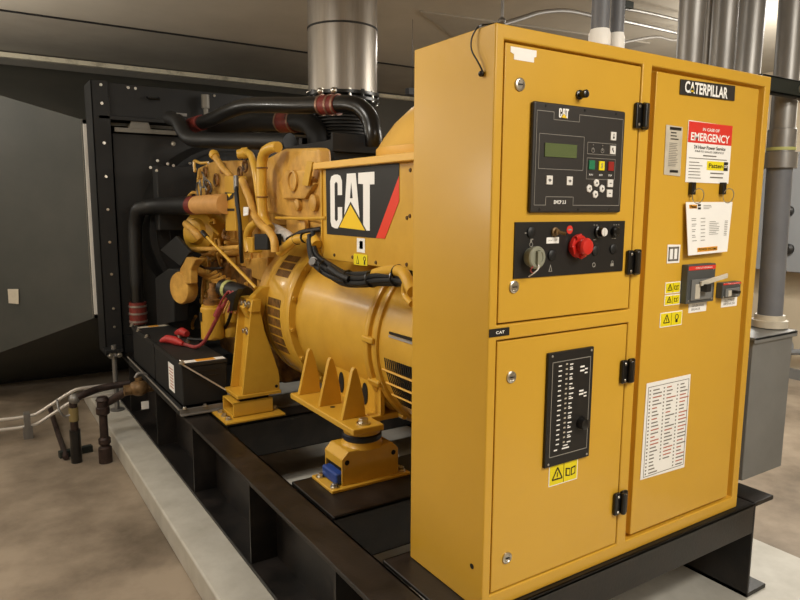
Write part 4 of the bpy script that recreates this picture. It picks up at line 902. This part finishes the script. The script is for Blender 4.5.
# turbo air pipes
ap = thing('charge_air_pipe', (.3,3.0,1.7), 'long glossy black air pipe with red clamp sleeve crossing in front of the stack', 'pipe')
put('pipe_run', MB().tube([(0.250,3.474,1.700),(0.250,3.152,1.695),(0.270,2.770,1.718),(0.300,2.572,1.724),(0.340,2.329,1.702),(0.400,2.055,1.672),(0.460,1.820,1.654),(0.500,1.679,1.641),(0.530,1.611,1.613),(0.550,1.567,1.558),(0.550,1.538,1.488),(0.560,1.546,1.437)],.044,20,5), 'black', ap)
a, b_ = V((0.440,1.883,1.657)), V((0.480,1.759,1.648))
put('red_sleeve', MB().cyl(a,b_,.050,n=26), 'redsil', ap)
for f_ in (0.02,.5,.86): put('band_clamp', MB().lathe(a+(b_-a)*f_,b_-a,[(0,.053),(.014,.053)],28), 'clamp', ap)
for f_ in (.15,.9): put('clamp_bolt', MB().sphere(a+(b_-a)*f_+V((-.02,0,.068)),.017), 'zinc', ap)
put('end_sleeve', MB().cyl((0.250,3.625,1.700),(0.250,3.332,1.696),.052,n=22), 'redsil', ap)
ap = thing('charge_air_pipe', (.5,3.0,1.6), 'second matt black air pipe running lower, bending down left of the bellows', 'pipe')
put('pipe_run', MB().tube([(0.370,3.899,1.674),(0.430,3.504,1.694),(0.500,3.084,1.693),(0.550,2.658,1.661),(0.580,2.455,1.643),(0.600,2.344,1.610),(0.600,2.265,1.552),(0.600,2.254,1.483)],.062,20,5), 'blackm', ap)
a, b_ = V((0.550,2.658,1.658)), V((0.580,2.498,1.647))
put('red_sleeve', MB().cyl(a,b_,.068,n=26), 'redsil', ap)
for f_ in (0.02,.85): put('band_clamp', MB().lathe(a+(b_-a)*f_,b_-a,[(0,.071),(.016,.071)],28), 'clamp', ap)
tag(put('radiator_hose', MB().tube([(0.120,3.659,1.750),(0.130,3.487,1.713),(0.140,3.384,1.630),(0.160,3.269,1.576),(0.250,3.061,1.556),(0.320,2.608,1.522),(0.420,2.242,1.495)],.05,18,5), 'rubber'), 'black hose with a sharp bend above the engine, lowest of the black pipes', 'hose')
tag(put('support_crossbar', MB().bar((0.330,3.914,1.702),(0.750,2.835,1.530),.03,.10), 'blackm'), 'flat black support bar lying across the engine top under the pipes', 'bar')
tag(put('wire_bracket', MB().box((0.120,3.496,1.747),V((0.120,3.496,1.747))+V((.07,-.02,.02))), 'galv'), 'small grey clip bracket at the top left end of the black hose', 'bracket')

# ------------------------------------------------------------------ conduits and junction box
def conduit(x, y, z0, r, m, label, z1=CZ, cat='conduit', group=None, nut=True, name='conduit'):
    o = thing(name, (x,y,z0), label, cat, group)
    put('conduit_tube', MB().cyl((x,y,z0),(x,y,z1),r,n=28), m, o)
    if nut: put('conduit_nut', MB().lathe((x,y,z0+.001),Z,[(.052,r*1.2),(.092,r*1.2),(.097,r*1.1),(.104,r*1.05)],20), 'paper' if m == 'pvc' else 'galv', o)
    return o
PV = [(0.607,0.200,1.706),(0.688,0.200,1.718)]
conduit(PV[0][0],.2,1.602,.029,'pvc','thicker dull grey plastic conduit with white collar, leftmost on top of the cabinet')
conduit(PV[1][0],.2,1.602,.022,'pvc','slim dull grey plastic conduit beside the thicker one on the cabinet top')
for c, lab in zip(((1.082,0.200,1.772),(1.282,0.200,1.800)), ('shiny galvanised conduit, first to the right of the grey plastic pair','shiny galvanised conduit rising right above the name plate')):
    conduit(c[0],.2,1.602,.045,'galv',lab,nut=False)
c = (1.344,0.300,1.829); conduit(c[0],.3,1.602,.018,'galv','slim galvanised conduit squeezed between the two thick ones above the name plate',nut=False)
c = (1.555,0.300,1.773); conduit(c[0]-.05,.31,1.602,.03,'pvc','short dull grey conduit with white collar behind the galvanised ones')
tag(put('conduit', MB().cyl((1.50,.24,.652),(1.50,.22,CZ),.050,n=28),'galv'), 'galvanised conduit passing behind the cabinet top right corner, left of the tall one', 'conduit')
gb = thing('junction_box', (1.48,.2,.075), 'tall grey steel junction box with hood hanging at the right side of the yellow cabinet', 'box')
put('box_body', MB().box((1.350,.03,.075),(1.640,.36,.64)), 'gbox', gb, bevel=.004)
put('box_hood', MB().box((1.342,.02,.64),(1.655,.37,.652)).box((1.342,.02,.628),(1.655,.027,.652)), 'gbox', gb, bevel=.003)
for z in (.575,.13): put('box_screw', MB().hexbolt((1.3495,.06,z),-X,.011,.012), 'zinc', gb)
for z in (.15,.5): put('mounting_bar', MB().box((1.272,.2,z),(1.350,.24,z+.04)), 'greenp', gb)
PC = V((1.573,0.120,1.619)); PB = V((1.622,0.120,0.703))
px = (PC.x+PB.x)/2
tc = thing('conduit', (px,.12,.655), 'tall conduit entering the hooded grey junction box, galvanised above and grey below', 'conduit')
put('conduit_tube', MB().cyl((PB.x,.12,.67),(px,.12,1.36),.047,n=28), 'pvc', tc)
put('conduit_tube', MB().cyl((px,.12,1.36),(PC.x+.005,.12,CZ),.046,n=28), 'galv', tc)
put('conduit_nut', MB().lathe((PB.x,.12,.656),Z,[(0,.068),(.028,.068),(.03,.058),(.05,.056)],24), 'paperdim', tc)
put('conduit_coupling', MB().lathe((px,.12,1.30),Z,[(0,.062),(.06,.062),(.062,.052),(.15,.052),(.152,.05)],24), 'galv', tc)
put('coupling_tape', MB().lathe((px,.12,1.368),Z,[(0,.0535),(.012,.0535)],24), 'lime', tc)
bk = thing('strut_bracket', (1.35,.06,1.5), 'dark strut bracket clamping the tall conduit at the cabinet top right corner', 'bracket')
put('strut_channel', MB().box((1.273,.035,1.558),(px-.03,.045,1.618)).box((1.273,.035,1.558),(px-.03,.07,1.566)).box((1.273,.035,1.610),(px-.03,.07,1.618)), 'greenp', bk, bevel=.002)
put('clamp_arm', MB().tube([(px-.06,.05,1.613),(px+.0,.05,1.623),(px+.035,.06,1.623),(px+.04,.08,1.618)],.008,8,2).tube([(px-.06,.05,1.563),(px+.0,.05,1.553),(px+.035,.06,1.553),(px+.04,.08,1.558)],.008,8,2), 'black', bk)
put('clamp_bolt', MB().hexbolt((px-.06,.035,1.588),-Y,.010,.016), 'zinc', bk)

# overhead thin conduits
def run(pts, r, m, label, name='ceiling_conduit'):
    return tag(put(name, MB().tube(pts, r, 10, 4), m), label, 'conduit')
ZC = 2.40
run([(1.080,1.400,2.028),(1.281,1.450,2.087),(1.466,1.500,2.155),(1.647,1.550,2.222),(1.870,1.600,2.278),(2.075,1.650,2.307),(2.349,1.700,2.323)],.013,'inkgrey','thin dull bent conduit under the ceiling above the left cabinet corner')
run([(2.301,1.600,2.365),(2.470,1.600,2.376),(2.718,1.600,2.384),(3.094,1.600,2.385)],.010,'galv','bright straight tube under the ceiling, upper one between the conduits')
run([(2.424,1.700,2.334),(2.701,1.700,2.340),(3.248,1.700,2.341)],.012,'galv','dull straight tube under the ceiling, below the bright tube')
run([(2.437,1.800,2.189),(2.682,1.800,2.246),(2.920,1.800,2.306),(3.050,1.800,2.327),(3.186,1.800,2.325),(3.395,1.800,2.359)],.010,'inkgrey','thin wavy dark cable just above the cabinet top between the conduits')
tag(put('hanger_clamp', MB().box((2.342,1.550,2.366),V((2.342,1.550,2.366))+V((.10,.03,.04))).box((2.336,1.550,2.324),V((2.336,1.550,2.324))+V((.03,.03,.09))), 'greenp'), 'small dark hanger clamp holding the bright overhead tube', 'clamp')
a = V((1.237,1.400,2.084)); tag(put('hanger_rod', MB().cyl(a,(a.x,a.y,CZ),.008,n=8).sphere(a,.02), 'galv'), 'thin vertical threaded rod hanging from the ceiling above the cabinet corner', 'rod')
a = V((1.594,2.800,1.937)); tag(put('wall_fitting', MB().box(a,a+V((.09,.05,.045))).cyl(a+V((.04,.02,.04)),(a.x+.04,a.y+.02,CZ),.0015,n=6), 'ink'), 'small black fitting hanging beside the yellow dome', 'fitting')

# far enclosure on the right wall
fe = thing('wall_enclosure', (5.45,1.8,.5), 'distant light grey wall cabinet with two black latches, right of the tall conduit', 'cabinet')
put('enclosure_body', MB().box((5.35,.9,(5.350,1.932,0.538)[2]),(5.6,3.3,(5.350,2.028,1.654)[2])), 'gcab', fe, bevel=.006)
for c in ((5.350,1.990,1.108),(5.350,1.959,0.753)): put('latch', MB().lathe(c,-X,[(0,.05),(.03,.05),(.05,.03)],16), 'ink', fe)
put('door_seam', MB().box((5.345,2.2,.62),(5.351,2.205,1.5)), 'ink', fe)
tag(put('wall_conduit', MB().tube([(5.500,1.996,-0.045),(5.500,1.946,-0.185),(5.500,1.848,-0.236),(5.5,1.2,.1)],.03,10,3), 'gcab'), 'far grey conduit low on the right wall beyond the junction box', 'conduit')

# ------------------------------------------------------------------ fuel pipes at the left of the pad
fp1 = thing('iron_pipe', (-.5,3.15,FZ), 'dark iron pipe standing on the floor and elbowing to the valve, nearer the pad', 'pipe')
yq = 3.0
bz = V((-0.499,3.199,-0.530)); tz = V((-0.488,3.190,-0.124))
put('pipe_run', MB().tube([(bz.x,bz.y,FZ),(bz.x,bz.y,tz.z-.06),(bz.x+.005,bz.y-.0,tz.z-.02),(bz.x+.05,bz.y,tz.z),(-0.358,3.100,-0.048),(-0.284,3.100,-0.046)],.026,14,4), 'rust', fp1)
put('pipe_union', MB().lathe((bz.x,bz.y,FZ+.32),Z,[(0,.03),(.01,.042),(.05,.042),(.055,.034),(.09,.034),(.1,.042),(.12,.03)],16), 'rust', fp1)
put('pipe_union', MB().lathe((bz.x,bz.y,FZ+.12),Z,[(0,.03),(.01,.038),(.04,.038),(.05,.03)],16), 'rust', fp1)
put('pipe_sleeve', MB().lathe((bz.x,bz.y,FZ),Z,[(0,.042),(.1,.042),(.11,.03)],16), 'rust', fp1)
fp2 = thing('iron_pipe', (-.66,3.28,FZ), 'dark iron pipe with faded tan wrap, farther from the pad, ending in a bright elbow', 'pipe')
b2_ = V((-0.659,3.299,-0.530)); t2 = V((-0.643,3.300,-0.101))
put('pipe_run', MB().tube([(b2_.x,b2_.y,FZ),(b2_.x,b2_.y,t2.z-.05),(b2_.x+.01,b2_.y,t2.z-.01),(b2_.x+.05,b2_.y,t2.z+.012),(-0.475,3.350,-0.071),(-0.298,3.350,-0.062)],.024,14,4), 'rust', fp2)
put('pipe_elbow', MB().sphere((b2_.x+.008,b2_.y,t2.z-.005),.036), 'galv', fp2)
put('pipe_wrap', MB().cyl((b2_.x,b2_.y,FZ+.28),(b2_.x,b2_.y,t2.z-.06),.029,n=16), 'pipelab', fp2)
put('pipe_sleeve', MB().cyl((b2_.x,b2_.y,FZ),(b2_.x,b2_.y,FZ+.22),.034,n=16), 'black', fp2)
vl = thing('brass_valve', (-0.294,3.050,-0.026), 'old brass shut-off valve with small lever at the edge of the pad', 'valve')
vc = V((-0.300,3.050,-0.025))
put('valve_body', MB().sphere(vc,.06,(1.1,1,.85)).cyl(vc+V((-.09,0,-.005)),vc+V((.1,0,.0)),.035,n=8).cyl(vc,vc+V((0,0,.07)),.022,n=12), 'brass', vl)
put('valve_lever', MB().tube([vc+V((-.02,0,.07)),vc+V((0,0,.095)),vc+V((.04,0,.09)),vc+V((.06,0,.06))],.009,8,3), 'galv', vl)
put('valve_tag', MB().box(vc+V((-.0,-.05,-.13)),vc+V((.045,-.045,-.08))), 'white', vl)
put('valve_outlet', MB().cyl(vc+V((.1,0,0)),vc+V((.24,0,.03)),.03,n=14), 'black', vl)
sb = tag(put('floor_strut', MB().bar((-0.748,3.439,-0.510),(-0.544,3.463,-0.510),.045,.045), 'greenp'), 'short dark green strut channel lying on the floor behind the iron pipes', 'strut')
tag(put('black_hose', MB().tube([(-0.706,4.431,-0.450),(-0.707,3.963,-0.500),(-0.712,3.493,-0.500),(-0.716,3.357,-0.510)],.018,10,4), 'rust'), 'thin rusty pipe slanting to the floor left of the wrapped iron pipe', 'pipe')
for k, (dv, lab) in enumerate(((0,'upper of two bright thin tubes bending along the floor at left'),(7,'lower of two bright thin tubes bending along the floor at left'))):
    pts = [(-1.291,4.000,-0.361),(-1.056,4.000,-0.373),(-0.908,4.000,-0.377),(-0.831,4.000,-0.368),(-0.738,4.000,-0.319),(-0.629,4.000,-0.257),(-0.546,4.000,-0.224),(-0.409,4.000,-0.221),(-0.239,4.000,-0.222)]
    pts = [(p[0], p[1], p[2]) for p in pts]
    tag(put('metal_tubing', MB().tube([V(p)+V((0,0,-dv*.0105)) for p in pts],.012,10,5), 'brt'), lab, 'tubing')
a = V((-0.891,3.970,-0.386)); tag(put('tube_support', MB().box((a.x-.03,a.y-.02,FZ),(a.x+.03,a.y+.06,a.z-.06)).box((a.x-.02,a.y-.025,a.z-.08),(a.x+.02,a.y+.06,a.z+.04)), 'galv'), 'small grey support foot under the two bright floor tubes', 'support')
tag(put('lever_wire', MB().tube([(-0.749,3.300,-0.097),(-0.751,3.200,-0.136),(-0.725,3.200,-0.180),(-0.691,3.200,-0.179)],.007,8,4), 'galv'), 'small bright lever wire left of the wrapped iron pipe', 'lever')

# ------------------------------------------------------------------ lights, world and camera
def area(name, loc, size, power, col, rot=(0,0,0)):
    l = bpy.data.lights.new(name, 'AREA'); l.shape = 'RECTANGLE'; l.size, l.size_y = size; l.energy = power; l.color = col
    o = bpy.data.objects.new(name, l); COL.objects.link(o); o.location = loc; o.rotation_euler = rot; return o
area('ceiling_lamp_near', (.6,-1.9,2.42), (1.3,.35), 62, (1,.955,.865))
area('ceiling_lamp_right', (3.6,.6,2.42), (.35,1.4), 80, (1,.96,.88))
area('ceiling_lamp_left', (-1.5,1.1,2.42), (1.2,.35), 42, (1,.95,.86))
area('ceiling_lamp_rear', (1.9,3.2,2.40), (1.2,.3), 22, (1,.955,.87))
def point_fill(name, loc, power, r, col):
    l = bpy.data.lights.new(name, 'POINT'); l.energy = power; l.shadow_soft_size = r; l.color = col
    o = bpy.data.objects.new(name, l); COL.objects.link(o); o.location = loc
point_fill('fill_near', (.5,-2.1,2.0), 45, .25, (1,.955,.865))  # added point fill, no fixture; lifts the ceiling near the front
point_fill('fill_right', (3.6,1.2,1.9), 60, .25, (1,.96,.88))  # added fill that spreads light onto the ceiling at right
point_fill('fill_left', (-2.2,.9,1.9), 14, .25, (1,.955,.87))  # weak added fill for the ceiling at left
point_fill('fill_far_left', (-2.7,2.9,1.3), 34, .3, (1,.955,.87))  # unseen fill added to brighten the dark left side
area('upward_fill', (-1.9,3.1,1.5), (.7,.7), 38, (1,.955,.87), (math.pi,0,0))  # added upward fill without a fixture, brightens the ceiling at upper left
point_fill('fill_back', (-2.5,5.1,2.1), 45, .1, (1,.955,.87))  # unseen fill added for the wall strip above the duct
point_fill('fill_right_wall', (4.9,.6,2.0), 40, .25, (1,.96,.88))  # fill added out of view to brighten the right wall
w = bpy.data.worlds.new('room_ambience'); SC.world = w; w.use_nodes = True
w.node_tree.nodes['Background'].inputs['Color'].default_value = (.9,.82,.7,1); w.node_tree.nodes['Background'].inputs['Strength'].default_value = .05
cu = bpy.data.cameras.new('camera'); cam = bpy.data.objects.new('camera', cu); COL.objects.link(cam)
yaw, pit, rol, foc = .5730561668, .1423589337, .0055340893, 665.5503
fw = V((math.sin(yaw)*math.cos(pit), math.cos(yaw)*math.cos(pit), -math.sin(pit)))
r = fw.cross(Z).normalized(); u = r.cross(fw)
r2 = r*math.cos(rol)+u*math.sin(rol); u2 = -r*math.sin(rol)+u*math.cos(rol)
mx = Matrix((( r2.x,u2.x,-fw.x,-1.1423112),(r2.y,u2.y,-fw.y,-1.335698),(r2.z,u2.z,-fw.z,1.1477678),(0,0,0,1)))
cam.matrix_world = mx
cu.sensor_width = 36; cu.lens = 36*foc/800; cu.clip_start = .05
SC.camera = cam
SC.view_settings.view_transform = 'Standard'; SC.view_settings.exposure = 0
